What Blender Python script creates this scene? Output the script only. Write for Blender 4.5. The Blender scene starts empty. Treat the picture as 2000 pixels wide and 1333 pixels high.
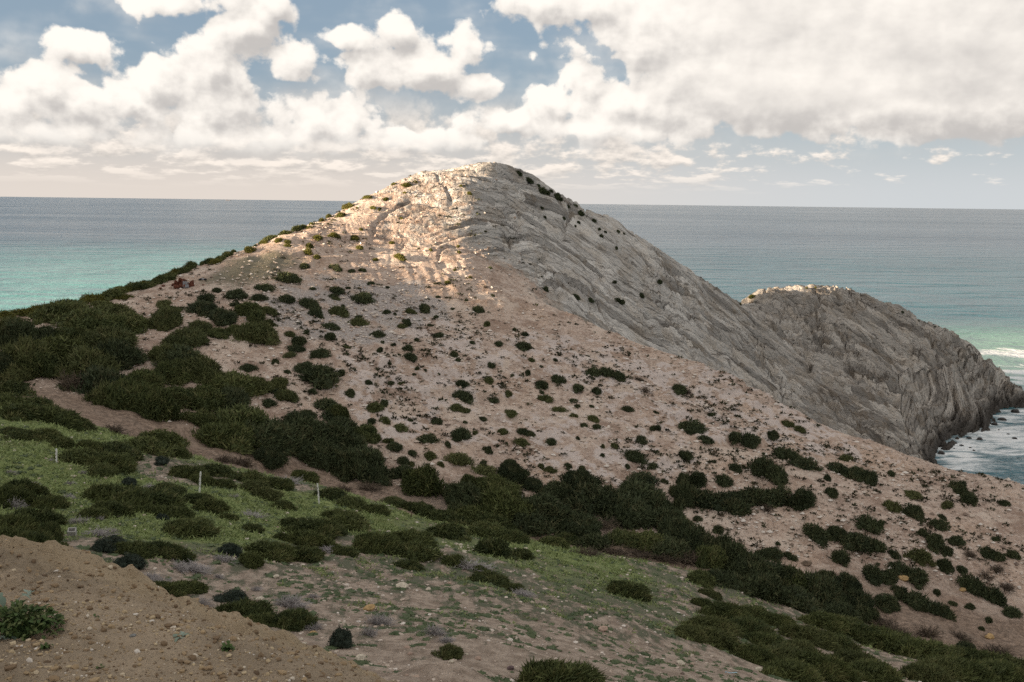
import bpy, math, random
import numpy as np
from mathutils import Matrix, Vector

# ------------------------------------------------------------------ scene, camera
scene = bpy.context.scene
COL = scene.collection
R_ = math.radians
CAM = np.array((0.0, 0.0, 70.0))          # eye, metres above the sea
FPX = 1944.4                              # 35 mm lens, in pixels of a 2000 px wide frame
PITCH, ROLL = math.atan(271.0 / 1944.4), 0.0125

cam_d = bpy.data.cameras.new('camera')
cam_d.lens = 35.0; cam_d.sensor_width = 36.0
cam_d.clip_start = 0.1; cam_d.clip_end = 200000.0
cam = bpy.data.objects.new('camera', cam_d); COL.objects.link(cam)
_F = Vector((0, math.cos(PITCH), -math.sin(PITCH))); _U = Vector((0, math.sin(PITCH), math.cos(PITCH))); _X = Vector((1, 0, 0))
_r = _X * math.cos(ROLL) + _U * math.sin(ROLL); _u = -_X * math.sin(ROLL) + _U * math.cos(ROLL)
cam.matrix_world = Matrix(((_r.x, _u.x, -_F.x, CAM[0]), (_r.y, _u.y, -_F.y, CAM[1]), (_r.z, _u.z, -_F.z, CAM[2]), (0, 0, 0, 1)))
scene.camera = cam
scene.render.engine = 'CYCLES'
scene.cycles.use_denoising = False        # keep the fine grain of rock and leaves
scene.cycles.max_bounces = 5; scene.cycles.diffuse_bounces = 3; scene.cycles.glossy_bounces = 2
scene.cycles.transmission_bounces = 2; scene.cycles.transparent_max_bounces = 4
scene.cycles.caustics_reflective = False; scene.cycles.caustics_refractive = False
vs = scene.view_settings
vs.view_transform = 'Standard'; vs.look = 'None'; vs.exposure = 1.9; vs.gamma = 1.0; vs.use_curve_mapping = False

def ray(u, v):
    """direction of the line of sight through a point of the photograph (2000 x 1333)"""
    a = (u - 1000.0) / FPX; b = (666.5 - v) / FPX
    a2 = a * math.cos(ROLL) - b * math.sin(ROLL); b2 = a * math.sin(ROLL) + b * math.cos(ROLL)
    return np.array((a2, math.cos(PITCH) + b2 * math.sin(PITCH), -math.sin(PITCH) + b2 * math.cos(PITCH)))
def at(u, v, y):
    d = ray(u, v); return CAM + d * (y / d[1])
def at_sea(u, v, z=0.0):
    d = ray(u, v); return CAM + d * ((z - CAM[2]) / d[2])

# ------------------------------------------------------------------ sun and sky
SUN_AZ = np.array((-0.91, -0.41)); SUN_AZ /= np.linalg.norm(SUN_AZ)
SUN_EL = R_(6.2)
sun_d = bpy.data.lights.new('sun', 'SUN'); sun_d.energy = 5.0; sun_d.angle = R_(2.0); sun_d.color = (1.0, 0.79, 0.57)
sun = bpy.data.objects.new('sun', sun_d); COL.objects.link(sun)
_s = Vector((SUN_AZ[0] * math.cos(SUN_EL), SUN_AZ[1] * math.cos(SUN_EL), math.sin(SUN_EL)))
sun.rotation_euler = _s.to_track_quat('Z', 'Y').to_euler(); sun.location = (-60, -60, 140)

class NT:
    """small helper to write node trees"""
    def __init__(self, tree): self.t = tree; self.l = tree.links
    def n(self, typ, **kw):
        nd = self.t.nodes.new(typ)
        ins = kw.pop('ins', {})
        for k, v in kw.items(): setattr(nd, k, v)
        for k, v in ins.items(): self.set(nd.inputs[k], v)
        return nd
    def set(self, sock, v):
        if isinstance(v, bpy.types.NodeSocket): self.l.new(v, sock)
        else: sock.default_value = v
    def m(self, op, a, b=0.0, c=None, clamp=False):
        nd = self.t.nodes.new('ShaderNodeMath'); nd.operation = op; nd.use_clamp = clamp
        self.set(nd.inputs[0], a); self.set(nd.inputs[1], b)
        if c is not None: self.set(nd.inputs[2], c)
        return nd.outputs[0]
    def vm(self, op, a, b=(0, 0, 0), s=None):
        nd = self.t.nodes.new('ShaderNodeVectorMath'); nd.operation = op
        self.set(nd.inputs[0], a)
        if op == 'SCALE': self.set(nd.inputs[3], s)
        else: self.set(nd.inputs[1], b)
        return nd.outputs[1] if op in ('LENGTH', 'DOT_PRODUCT', 'DISTANCE') else nd.outputs[0]
    def mix(self, f, a, b, blend='MIX'):
        nd = self.t.nodes.new('ShaderNodeMix'); nd.data_type = 'RGBA'; nd.blend_type = blend
        self.set(nd.inputs[0], f); self.set(nd.inputs[6], a); self.set(nd.inputs[7], b)
        return nd.outputs[2]
    def ramp(self, f, lo, hi, smooth=True, a=0.0, b=1.0):
        nd = self.t.nodes.new('ShaderNodeMapRange'); nd.interpolation_type = 'SMOOTHSTEP' if smooth else 'LINEAR'
        self.set(nd.inputs[0], f); self.set(nd.inputs[1], lo); self.set(nd.inputs[2], hi); self.set(nd.inputs[3], a); self.set(nd.inputs[4], b)
        return nd.outputs[0]
    def noise(self, vec, scale, detail=4.0, rough=0.55, out=0, dist=0.0, dim='3D'):
        nd = self.t.nodes.new('ShaderNodeTexNoise'); nd.noise_dimensions = dim
        if vec is not None: self.set(nd.inputs['Vector'], vec)
        nd.inputs['Scale'].default_value = scale; nd.inputs['Detail'].default_value = detail; nd.inputs['Roughness'].default_value = rough
        nd.inputs['Distortion'].default_value = dist
        return nd.outputs[out]
    def voro(self, vec, scale, detail=0.0, rough=0.5, feat='F1', out=0, rnd=1.0, dim='3D'):
        nd = self.t.nodes.new('ShaderNodeTexVoronoi'); nd.feature = feat; nd.voronoi_dimensions = dim
        self.set(nd.inputs['Vector'], vec); nd.inputs['Scale'].default_value = scale
        nd.inputs['Randomness'].default_value = rnd
        if 'Detail' in nd.inputs: nd.inputs['Detail'].default_value = detail; nd.inputs['Roughness'].default_value = rough
        return nd.outputs[out]
    def comb(self, x, y, z):
        nd = self.t.nodes.new('ShaderNodeCombineXYZ')
        self.set(nd.inputs[0], x); self.set(nd.inputs[1], y); self.set(nd.inputs[2], z); return nd.outputs[0]
    def sep(self, v):
        nd = self.t.nodes.new('ShaderNodeSeparateXYZ'); self.set(nd.inputs[0], v); return nd.outputs

def azel(u, v):
    d = ray(u, v); return math.degrees(math.atan2(d[0], d[1])), math.degrees(math.atan2(d[2], math.hypot(d[0], d[1])))

# --- clouds: (u, v, half width, half height) of the cumulus masses, turned into azimuth / elevation
CLOUDS = [(95, 185, 105, 80), (150, 200, 70, 50), (30, 215, 60, 55), (150, 95, 70, 32),
          (300, 160, 95, 85), (250, 190, 60, 70), (400, 130, 100, 80), (470, 55, 95, 80), (520, 25, 50, 50), (560, 110, 90, 55), (450, 210, 170, 65), (350, 10, 130, 30),
          (690, 72, 80, 26), (770, 65, 60, 40), (720, 140, 110, 45), (830, 130, 100, 65), (905, 105, 60, 60), (935, 165, 60, 38),
          (690, 225, 75, 62), (620, 240, 80, 60), (560, 270, 130, 50),
          (1150, 165, 60, 55), (1090, 205, 110, 45), (1220, 200, 120, 60), (980, 235, 110, 35), (1330, 215, 150, 60),
          (1130, 20, 170, 50), (1400, 60, 330, 95, 1.7), (1560, 150, 360, 115, 2.4), (1850, 80, 380, 170, 2.6), (1780, 205, 380, 75, 1.8), (1250, 110, 120, 18),
          (120, 265, 260, 40), (420, 275, 260, 40), (800, 275, 200, 30), (1180, 250, 240, 35)]
def build_world():
    w = bpy.data.worlds.new('World'); scene.world = w; w.use_nodes = True
    t = w.node_tree; t.nodes.clear()
    # -- group: density of the cumulus field at (azimuth, elevation) in degrees; direction for the noise
    g = bpy.data.node_groups.new('cumulus_field', 'ShaderNodeTree')
    g.interface.new_socket('Pos', in_out='INPUT', socket_type='NodeSocketVector')
    g.interface.new_socket('Dir', in_out='INPUT', socket_type='NodeSocketVector')
    g.interface.new_socket('Density', in_out='OUTPUT', socket_type='NodeSocketFloat')
    G = NT(g); gi = g.nodes.new('NodeGroupInput'); go = g.nodes.new('NodeGroupOutput')
    pos, dr = gi.outputs[0], gi.outputs[1]
    acc = None
    for (u, v, rx, ry, *gn) in CLOUDS:
        a, e = azel(u, v); k = math.degrees(1.0 / FPX)
        q = G.vm('MULTIPLY', G.vm('SUBTRACT', pos, (a, e, 0)), (1 / (rx * k), 1 / (ry * k), 0))
        f = G.m('SUBTRACT', 1.0, G.vm('LENGTH', q))
        if gn: f = G.m('MULTIPLY', f, gn[0])
        acc = f if acc is None else G.m('SMOOTH_MAX', acc, f, 0.25)
    # the rest of the sky: broken cloud from slow noise, all the way round
    s = G.sep(pos)
    slow = G.noise(G.vm('MULTIPLY', dr, (5.0, 5.0, 11.0)), 1.0, 3.0, 0.5)
    out_f = G.ramp(G.m('ABSOLUTE', s[0]), 27.0, 33.0)
    up_f = G.ramp(s[1], 11.0, 16.0)
    wild = G.m('MAXIMUM', out_f, up_f)
    acc = G.m('MAXIMUM', acc, -1.2)
    acc = G.m('ADD', G.m('MULTIPLY', acc, G.m('SUBTRACT', 1.0, wild)), G.m('MULTIPLY', wild, G.ramp(slow, 0.34, 0.58, False, -0.5, 1.0)))
    q2 = G.vm('ADD', G.vm('MULTIPLY', pos, (0.0175, 0.0175, 0)), (3.1, 1.7, 0))
    puff = G.voro(G.vm('ADD', q2, G.vm('SCALE', G.noise(q2, 26.0, 1.0, 0.5, out=1, dim='2D'), s=0.025)), 24.0, 2.0, 0.55, 'F1', dim='2D')
    puff = G.m('SUBTRACT', 0.50, puff)
    wisp = G.m('SUBTRACT', G.noise(G.vm('MULTIPLY', q2, (1, 1.2, 1)), 17.0, 7.0, 0.60, dim='2D'), 0.5)
    den = G.m('ADD', G.m('ADD', acc, 0.12), G.m('ADD', G.m('MULTIPLY', puff, 0.60), G.m('MULTIPLY', wisp, 1.7)))
    g.links.new(den, go.inputs[0])

    N = NT(t)
    tc = N.n('ShaderNodeTexCoord'); d = tc.outputs['Generated']
    x, y, z = N.sep(d)
    A = N.m('MULTIPLY', N.m('ARCTAN2', x, y), 57.2958)
    E = N.m('MULTIPLY', N.m('ARCSINE', z), 57.2958)
    sky = N.n('ShaderNodeTexSky', sky_type='NISHITA', sun_disc=False, sun_elevation=SUN_EL + R_(6),
              sun_rotation=math.atan2(SUN_AZ[0], SUN_AZ[1]), altitude=70.0, air_density=1.0, dust_density=0.6, ozone_density=2.0)
    # the sky texture turned up to daylight radiance and a little greyer, as through thin high cloud
    blue = N.mix(1.0, sky.outputs[0], (0.085, 0.080, 0.074, 1), 'MULTIPLY')
    blue = N.mix(0.65, blue, (0.30, 0.39, 0.50, 1))
    def fld(da, de):
        nd = N.n('ShaderNodeGroup'); nd.node_tree = g
        off = (math.radians(da), 0.0, math.radians(de))
        N.set(nd.inputs[0], N.comb(N.m('ADD', A, da), N.m('ADD', E, de), 0.0)); N.set(nd.inputs[1], N.vm('ADD', d, off))
        return nd.outputs[0]
    f0 = fld(0, 0); f1 = fld(-0.35, 0.75)
    alpha = N.ramp(f0, -0.02, 0.30)
    veil = N.m('MULTIPLY', N.ramp(N.noise(N.vm('MULTIPLY', d, (1, 1, 3.0)), 5.0, 4.0, 0.6), 0.40, 0.70), 0.5)
    alpha = N.m('MAXIMUM', alpha, N.m('MULTIPLY', veil, N.ramp(f0, -0.9, 0.1)))
    lit = N.m('ADD', 0.60, N.m('MULTIPLY', N.m('SUBTRACT', f0, f1), 0.75))
    # inside of thick masses goes grey towards the base
    thick = N.ramp(f1, 0.55, 1.6)
    lit = N.m('SUBTRACT', lit, N.m('MULTIPLY', thick, 0.24))
    wide = N.noise(N.vm('MULTIPLY', d, (1, 1, 2.2)), 9.0, 4.0, 0.6)
    lit = N.m('ADD', lit, N.m('MULTIPLY', N.m('SUBTRACT', wide, 0.5), 1.35))
    sheet_ = N.m('MULTIPLY', N.ramp(A, 2.0, 13.0), N.ramp(E, 3.2, 6.0))                              # a smooth veil of stratus to the right
    lit = N.m('ADD', N.m('MULTIPLY', lit, N.m('SUBTRACT', 1.0, N.m('MULTIPLY', sheet_, 0.7))), N.m('MULTIPLY', N.m('MULTIPLY', sheet_, 0.7), N.m('ADD', 0.62, N.m('MULTIPLY', N.m('SUBTRACT', wide, 0.5), 0.9))))
    lit = N.ramp(lit, -0.15, 1.1)
    cl = N.mix(lit, (0.50, 0.475, 0.455, 1), (0.93, 0.875, 0.805, 1))
    # rows of small far cumulus near the horizon
    inv = N.m('DIVIDE', 1.0, N.m('MAXIMUM', N.m('ADD', z, 0.035), 0.02))
    rows_v = N.comb(N.m('MULTIPLY', A, 0.20), N.m('MULTIPLY', inv, 0.45), N.m('MULTIPLY', E, 0.25))
    def rowf(de):
        E2 = N.m('ADD', E, de)
        inv2 = N.m('DIVIDE', 1.0, N.m('MAXIMUM', N.m('ADD', N.m('MULTIPLY', E2, 0.01745), 0.03), 0.02))
        vv = N.comb(N.m('MULTIPLY', A, 0.42), N.m('MULTIPLY', inv2, 0.34), 0.0)
        return N.noise(vv, 1.0, 5.0, 0.58, dim='2D')
    r0, r1 = rowf(0), rowf(0.28)
    band = N.m('MULTIPLY', N.ramp(E, 0.4, 1.6), N.ramp(E, 6.6, 3.6))
    right = N.ramp(A, 6.0, 22.0)                                     # fewer of them over the open sea to the right
    ra = N.m('MULTIPLY', N.ramp(r0, N.m('ADD', 0.40, N.m('MULTIPLY', right, 0.20)), N.m('ADD', 0.58, N.m('MULTIPLY', right, 0.2))), band)
    rl = N.m('ADD', 0.55, N.m('MULTIPLY', N.m('SUBTRACT', r0, r1), 3.2), clamp=True)
    rc = N.mix(rl, (0.53, 0.495, 0.46, 1), (0.92, 0.83, 0.74, 1))
    # pale air towards the horizon
    hz = N.ramp(E, 7.5, 0.0)
    hcol = N.mix(N.ramp(A, -12.0, 24.0), (0.68, 0.61, 0.55, 1), (0.55, 0.575, 0.59, 1))
    c = N.mix(N.m('MULTIPLY', hz, 0.9), blue, hcol)
    c = N.mix(N.m('MULTIPLY', ra, 0.9), c, rc)
    c = N.mix(N.m('MULTIPLY', alpha, N.ramp(E, 1.4, 4.0)), c, cl)
    low = N.ramp(E, 2.6, 0.0)
    c = N.mix(N.m('MULTIPLY', low, 0.75), c, hcol)
    # below the horizon (never seen): dull sea colour
    c = N.mix(N.ramp(E, -0.3, -1.5), c, (0.10, 0.14, 0.16, 1))
    bg = N.n('ShaderNodeBackground'); N.set(bg.inputs[0], c); bg.inputs[1].default_value = 0.31
    out = N.n('ShaderNodeOutputWorld'); t.links.new(bg.outputs[0], out.inputs[0])
    w.cycles.sampling_method = 'MANUAL'; w.cycles.sample_map_resolution = 256
build_world()
# ------------------------------------------------------------------ noise in numpy
_rng = np.random.RandomState(7)
_PERM = _rng.permutation(256).astype(np.int32); _PERM = np.concatenate([_PERM, _PERM, _PERM])
_GR = _rng.normal(size=(256, 3)).astype(np.float32); _GR /= np.linalg.norm(_GR, axis=1)[:, None]
def pn(x, y, z=None):
    """gradient noise, about -1..1"""
    x = np.asarray(x, np.float32); y = np.asarray(y, np.float32)
    if z is None: z = np.float32(0.37) + np.zeros_like(x)
    z = np.asarray(z, np.float32)
    xi = np.floor(x); yi = np.floor(y); zi = np.floor(z)
    fx, fy, fz = x - xi, y - yi, z - zi
    X = xi.astype(np.int32) & 255; Y = yi.astype(np.int32) & 255; Z = zi.astype(np.int32) & 255
    ux = fx * fx * fx * (fx * (fx * 6 - 15) + 10); uy = fy * fy * fy * (fy * (fy * 6 - 15) + 10); uz = fz * fz * fz * (fz * (fz * 6 - 15) + 10)
    out = 0.0
    for dx in (0, 1):
        wx = ux if dx else 1 - ux; a = _PERM[X + dx]
        for dy in (0, 1):
            wy = uy if dy else 1 - uy; b = _PERM[(a + Y + dy) & 255]
            for dz in (0, 1):
                wz = uz if dz else 1 - uz; g = _GR[_PERM[(b + Z + dz) & 255]]
                out = out + wx * wy * wz * (g[..., 0] * (fx - dx) + g[..., 1] * (fy - dy) + g[..., 2] * (fz - dz))
    return out * 1.6
def fbm(x, y, z=None, oct=4, gain=0.5):
    s = 0.0; a = 1.0
    for i in range(oct):
        k = 2.0 ** i
        s = s + a * pn(x * k + 17.3 * i, y * k - 9.1 * i, None if z is None else z * k + 3.7 * i); a *= gain
    return s
def ridged(x, y, z=None, oct=3, gain=0.5):
    s = 0.0; a = 1.0
    for i in range(oct):
        k = 2.1 ** i
        s = s + a * (1 - 2 * np.abs(pn(x * k + 31.3 * i, y * k + 5.1 * i, None if z is None else z * k - 8.7 * i))); a *= gain
    return s
def sstep(a, b, x):
    t = np.clip((x - a) / (b - a), 0, 1); return t * t * (3 - 2 * t)

# ------------------------------------------------------------------ thin-plate surfaces through surveyed points
class TPS:
    def __init__(self, pts, lam=0.02):
        P = np.array(pts, float); self.c = P[:, :2] / 100.0; n = len(P)
        K = self._k(self.c, self.c) + np.eye(n) * lam * 0.01
        A = np.zeros((n + 3, n + 3)); A[:n, :n] = K; A[:n, n] = 1; A[:n, n + 1:] = self.c; A[n, :n] = 1; A[n + 1:, :n] = self.c.T
        self.w = np.linalg.solve(A, np.concatenate([P[:, 2], np.zeros(3)]))
    @staticmethod
    def _k(a, b):
        d2 = ((a[:, None, :] - b[None, :, :]) ** 2).sum(-1); return d2 * np.log(d2 + 1e-12)
    def __call__(self, x, y):
        sh = np.shape(x); q = np.stack([np.ravel(x), np.ravel(y)], 1) / 100.0; out = np.empty(len(q)); n = len(self.c)
        for i in range(0, len(q), 60000):
            s = q[i:i + 60000]; out[i:i + 60000] = self._k(s, self.c) @ self.w[:n] + self.w[n] + s @ self.w[n + 1:]
        return out.reshape(sh)

# --- main hill and headland
RIDGE_L = [(-380, 660, 135), (-180, 640, 143), (0, 617, 150), (100, 603, 158), (200, 580, 168), (300, 548, 178), (400, 516, 187), (450, 496, 191), (540, 464, 199), (600, 441, 205),
           (700, 397, 216), (770, 359, 225), (850, 338, 230), (905, 328, 233), (960, 322, 235)]
RIDGE_R = [(1010, 338, 239), (1060, 362, 243), (1130, 400, 248), (1200, 437, 255), (1290, 490, 266), (1370, 542, 276), (1440, 588, 288)]
HEAD = [(1490, 574, 322), (1560, 564, 333), (1640, 566, 340), (1700, 580, 345), (1760, 605, 350), (1850, 645, 358), (1920, 690, 363), (1960, 725, 367), (1984, 750, 369)]
WATER = [(1996, 771), (1975, 800), (1935, 815), (1905, 845), (1865, 858), (1848, 884), (1828, 896)]
FACE = [(1000, 480, 216), (1080, 440, 234), (950, 400, 219), (1000, 400, 225), (900, 460, 207), (850, 400, 216), (770, 440, 208), (700, 470, 200), (830, 500, 198),
        (1060, 530, 210), (1150, 500, 232), (1150, 580, 216), (1250, 560, 239), (1250, 640, 222), (1350, 620, 248), (1350, 690, 232), (1450, 650, 266), (1450, 740, 241),
        (1530, 690, 276), (1560, 790, 251), (1600, 640, 310), (1650, 720, 290), (1680, 830, 258), (1750, 690, 322), (1780, 780, 290), (1850, 750, 322), (1900, 780, 325), (1780, 870, 262), (1500, 620, 300)]
LOWL = [(950, 545, 192), (850, 548, 188), (700, 560, 181), (600, 530, 183), (500, 540, 176), (400, 560, 170), (300, 590, 160), (200, 620, 150), (100, 640, 143), (0, 650, 138),
        (700, 640, 166), (850, 640, 170), (500, 640, 154), (300, 680, 140), (100, 700, 130), (-150, 700, 124), (650, 760, 141), (850, 760, 148), (400, 770, 130)]
SPUR = [(950, 545, 192), (1030, 575, 191), (1100, 605, 189), (1200, 648, 185), (1350, 703, 178), (1450, 748, 172), (1540, 790, 168), (1600, 823, 164), (1700, 860, 159), (1830, 908, 152), (1910, 926, 148),
        (2000, 942, 143), (2150, 975, 138)]
FRONT = [(950, 640, 174), (1000, 700, 162), (1000, 800, 146), (850, 700, 158), (1150, 700, 170), (1150, 800, 150), (1300, 750, 165), (1300, 850, 146), (1450, 820, 158), (1450, 900, 142), (1600, 880, 152),
         (1600, 960, 134), (1750, 940, 144), (1900, 980, 138), (1800, 1050, 125), (2000, 1040, 131), (1900, 1150, 117), (1600, 1060, 122), (1400, 980, 130), (1200, 900, 134), (1000, 880, 134), (800, 840, 134), (2100, 1150, 118)]
GULLY = [(-300, 790, 112), (0, 768, 113), (200, 815, 112), (370, 868, 112), (560, 940, 111), (760, 985, 111), (1000, 1050, 110), (1200, 1085, 109), (1400, 1130, 107), (1600, 1185, 106), (1750, 1225, 105), (2000, 1275, 104), (2300, 1340, 102)]

P1 = []
for (u, v, y) in RIDGE_L:
    p = at(u, v, y); P1.append(p); P1.append(p + np.array((-4, 14, -4.0))); P1.append(p + np.array((-14, 40, -22.0))); P1.append(p + np.array((-25, 90, -62.0)))
for (u, v, y) in RIDGE_R:
    p = at(u, v, y); P1.append(p); P1.append(p + np.array((5, 12, -4.0)))
    if u < 1350: P1.append(p + np.array((8, 45, -32.0))); P1.append(p + np.array((4, 90, -70.0)))
for (u, v, y) in HEAD:
    p = at(u, v, y); P1.append(p); P1.append(p + np.array((3, 12, -4.0))); P1.append(p + np.array((8, 40, -max(25.0, p[2] + 6))))
for (u, v) in WATER:
    p = at_sea(u, v); P1.append(p); P1.append(p + np.array((11, -10, -9.0)))
P1 += [at(*q) for q in FACE] + [at(*q) for q in LOWL]
P1 += [np.array(q, float) for q in ((45, 196, 22), (60, 190, 12), (80, 200, 6), (95, 215, 1), (110, 230, -4), (70, 170, 8), (110, 190, -8), (140, 200, -14), (30, 170, 30), (0, 130, 28), (40, 120, 18), (-30, 120, 34), (20, 188, 36))]
H1 = TPS(P1)
P2 = [at(*q) for q in SPUR + FRONT + GULLY + LOWL]
P2 += [at(u, v, y) + np.array((0, 12, 1.0)) for (u, v, y) in SPUR if u > 1200]
P2 += [at(u, v, y) + np.array((0, -25, 6.0)) for (u, v, y) in GULLY]
H2 = TPS(P2)
EDGE = np.array([at(*q) for q in SPUR]); EDGE = np.concatenate([np.array([[-110, 105, 0], [-97, 112, 0], [-78, 126, 0], [-64, 150, 0], [-54, 163, 0], [-42, 175, 0], [-27, 184, 0], [-12, 190, 0]], float), EDGE])
def edge_y(x): return np.interp(x, EDGE[:, 0], EDGE[:, 1])

# --- near grassy slope
SLOPE = [(0, 880, 72), (200, 960, 66), (400, 1010, 63), (600, 1005, 74), (700, 1040, 71), (100, 1050, 48), (300, 1100, 45), (500, 1150, 44), (450, 1200, 36), (600, 1260, 30), (700, 1310, 26), (850, 1333, 25),
         (1000, 1333, 28), (1000, 1250, 36), (900, 1150, 52), (900, 1080, 68), (1030, 1062, 86), (1150, 1082, 90), (1300, 1105, 92), (1400, 1160, 80), (1200, 1200, 55), (1200, 1300, 38), (1400, 1300, 46), (1600, 1333, 52),
         (1500, 1230, 70), (1700, 1268, 78), (1900, 1295, 80), (2000, 1333, 68), (1800, 1333, 60), (0, 815, 92), (200, 860, 90), (350, 905, 88), (600, 945, 92), (800, 1010, 92), (-250, 830, 86), (-250, 1000, 50)]
P3 = [at(*q) for q in SLOPE] + [at(u, v, y + 1) + np.array((0, 0, -1.0)) for (u, v, y) in GULLY] + [at(u, v, y) + np.array((0, 22, -9.0)) for (u, v, y) in GULLY]
P3 += [np.array(q, float) for q in ((0, 12, 63.2), (-6, 14, 63.0), (8, 12, 62.6), (-2, 8, 65.0), (-12, 9, 65.4), (12, 8, 64), (0, 0, 67.0), (-20, 5, 66), (20, 4, 64.5), (40, 20, 55), (-40, 30, 60))]
H3 = TPS(P3)

HILL_Y = np.concatenate([np.arange(100, 132, 0.55), np.arange(132, 376, 0.38), np.arange(376, 450, 2.5)]); HILL_S = np.linspace(-0.62, 0.62, 1060)
SLOPE_Y = 8.0 * (122.0 / 8.0) ** np.linspace(0, 1, 470); SLOPE_S = np.linspace(-0.66, 0.66, 580)
def fan(sv, yv, c):
    S, Y = np.meshgrid(sv, yv); return S * (Y + c), Y
def grid_interp(Z, sv, yv, c, x, y):
    s = np.asarray(x) / (np.asarray(y) + c)
    i = np.clip(np.searchsorted(yv, y) - 1, 0, len(yv) - 2); j = np.clip(((s - sv[0]) / (sv[1] - sv[0])).astype(int), 0, len(sv) - 2)
    fy = np.clip((y - yv[i]) / (yv[i + 1] - yv[i]), 0, 1); fs = np.clip((s - sv[j]) / (sv[1] - sv[0]), 0, 1)
    return (Z[i, j] * (1 - fs) + Z[i, j + 1] * fs) * (1 - fy) + (Z[i + 1, j] * (1 - fs) + Z[i + 1, j + 1] * fs) * fy

# base shapes
HX, HY = fan(HILL_S, HILL_Y, 10.0)
h1 = H1(HX, HY); h2 = H2(HX, HY)
over = np.maximum(0, HY - edge_y(HX)); h2 = h2 - 1.1 * over - 0.02 * over ** 2
SEL_ROCK = sstep(-0.5, 2.5, h1 - h2) * sstep(-10, 25, HX)      # main rock body to the right of the contact
HB = np.maximum(h1, h2)
# smooth the contact a little
k_ = 1.2; HB = np.where(np.abs(h1 - h2) < k_, HB + (k_ - np.abs(h1 - h2)) ** 2 / (4 * k_), HB)
# ------------------------------------------------------------------ masks from places on the ground
def cast_on(Z, sv, yv, c, u, v, y0=None, y1=None):
    """where the line of sight through (u, v) meets a height grid"""
    d = ray(u, v); y = np.arange(y0 or yv[0], y1 or yv[-1], max(0.05, (yv[1] - yv[0]) * 0.5)); t = y / d[1]
    x = d[0] * t; z = CAM[2] + d[2] * t
    below = z < grid_interp(Z, sv, yv, c, x, y)
    if not below.any(): return None
    i = int(np.argmax(below)); return np.array((x[i], y[i], z[i]))
def kern(pts, X, Y, sig, Z=HB, sv=HILL_S, yv=HILL_Y, c=10.0):
    num = np.zeros(X.shape, np.float32); den = np.full(X.shape, 1e-6, np.float32)
    for (u, v, val) in pts:
        p = cast_on(Z, sv, yv, c, u, v)
        if p is None: continue
        w = np.exp(-((X - p[0]) ** 2 + (Y - p[1]) ** 2) / (2 * sig * sig)).astype(np.float32) + 1e-5 / (1 + ((X - p[0]) ** 2 + (Y - p[1]) ** 2) / 100).astype(np.float32)
        num += w * val; den += w
    return num / den
def blobs(pts, X, Y, Z=HB, sv=HILL_S, yv=HILL_Y, c=10.0):
    """sum of soft spots: (u, v, radius m, value)"""
    out = np.zeros(X.shape, np.float32)
    for (u, v, r, val) in pts:
        p = cast_on(Z, sv, yv, c, u, v)
        if p is not None: out += val * np.exp(-((X - p[0]) ** 2 + (Y - p[1]) ** 2) / (2 * r * r)).astype(np.float32)
    return out

# perturbed coordinates make every border ragged
wx = HX + 5 * fbm(HX / 14, HY / 14, oct=3); wy = HY + 5 * fbm(HX / 14 + 40, HY / 14, oct=3)
ROCKP = [(1000, 400, 1), (1050, 450, 1), (985, 365, .8), (900, 400, .6), (850, 440, .4), (1100, 520, 1), (1020, 500, 1), (1200, 560, 1), (1100, 560, .9), (1250, 620, 1), (780, 400, .5), (850, 360, .5), (950, 338, .45),
         (800, 470, .5), (740, 420, .35), (700, 470, .1), (600, 480, 0), (900, 530, .1), (850, 525, .15), (950, 535, .1), (1000, 565, .1), (650, 430, .1), (700, 600, 0), (500, 500, 0), (400, 550, 0), (930, 470, .7), (880, 480, .5),
         (800, 700, 0), (1000, 700, 0), (1200, 800, 0), (1500, 900, 0), (1100, 620, .1), (1800, 960, 0), (200, 640, 0), (500, 700, 0), (1000, 900, 0)]
ROCK = np.maximum(kern(ROCKP, wx, wy, 7.0), SEL_ROCK)
ROCK = np.clip(ROCK, 0, 1) * np.where(HX > 40, np.clip(SEL_ROCK + 0.02, 0, 1), 1)
CRUST = np.clip(blobs([(850, 630, 5, .8), (880, 660, 4, .9), (905, 700, 4, 1), (915, 735, 4, .9), (1060, 690, 7, .6), (1130, 700, 7, .7), (1250, 740, 9, .7), (1350, 770, 9, .9), (1440, 800, 9, .9), (1500, 830, 8, .6),
                       (750, 790, 7, .5), (850, 800, 8, .6), (1100, 860, 7, .7), (1150, 885, 6, .7), (1250, 860, 7, .5), (1650, 900, 8, .5), (700, 720, 7, .4)], wx, wy), 0, 1)
GRAVEL = np.clip(blobs([(760, 590, 6, .9), (720, 620, 7, .9), (650, 650, 7, .7), (600, 610, 6, .4), (800, 580, 4, .6)], wx, wy), 0, 1)
_brk = fbm(HX / 3.2, HY / 3.2, oct=4, gain=0.65)
CRUST = np.clip(CRUST * (0.75 + 1.0 * _brk), 0, 1)
GRAVEL = np.clip(GRAVEL * (0.9 + 0.8 * fbm(HX / 5 + 9, HY / 5, oct=3)), 0, 1)
HERBS = np.clip(blobs([(500, 530, 6, .7), (450, 560, 5, .4), (540, 520, 4, .4), (350, 605, 4, .5)], wx, wy), 0, 1)     # thin dry herbs
GULLEYM = np.clip(blobs([(800, 520, 5, .8), (850, 530, 5, 1), (900, 540, 4, .8), (760, 535, 4, .6)], HX, HY), 0, 1)

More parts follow.
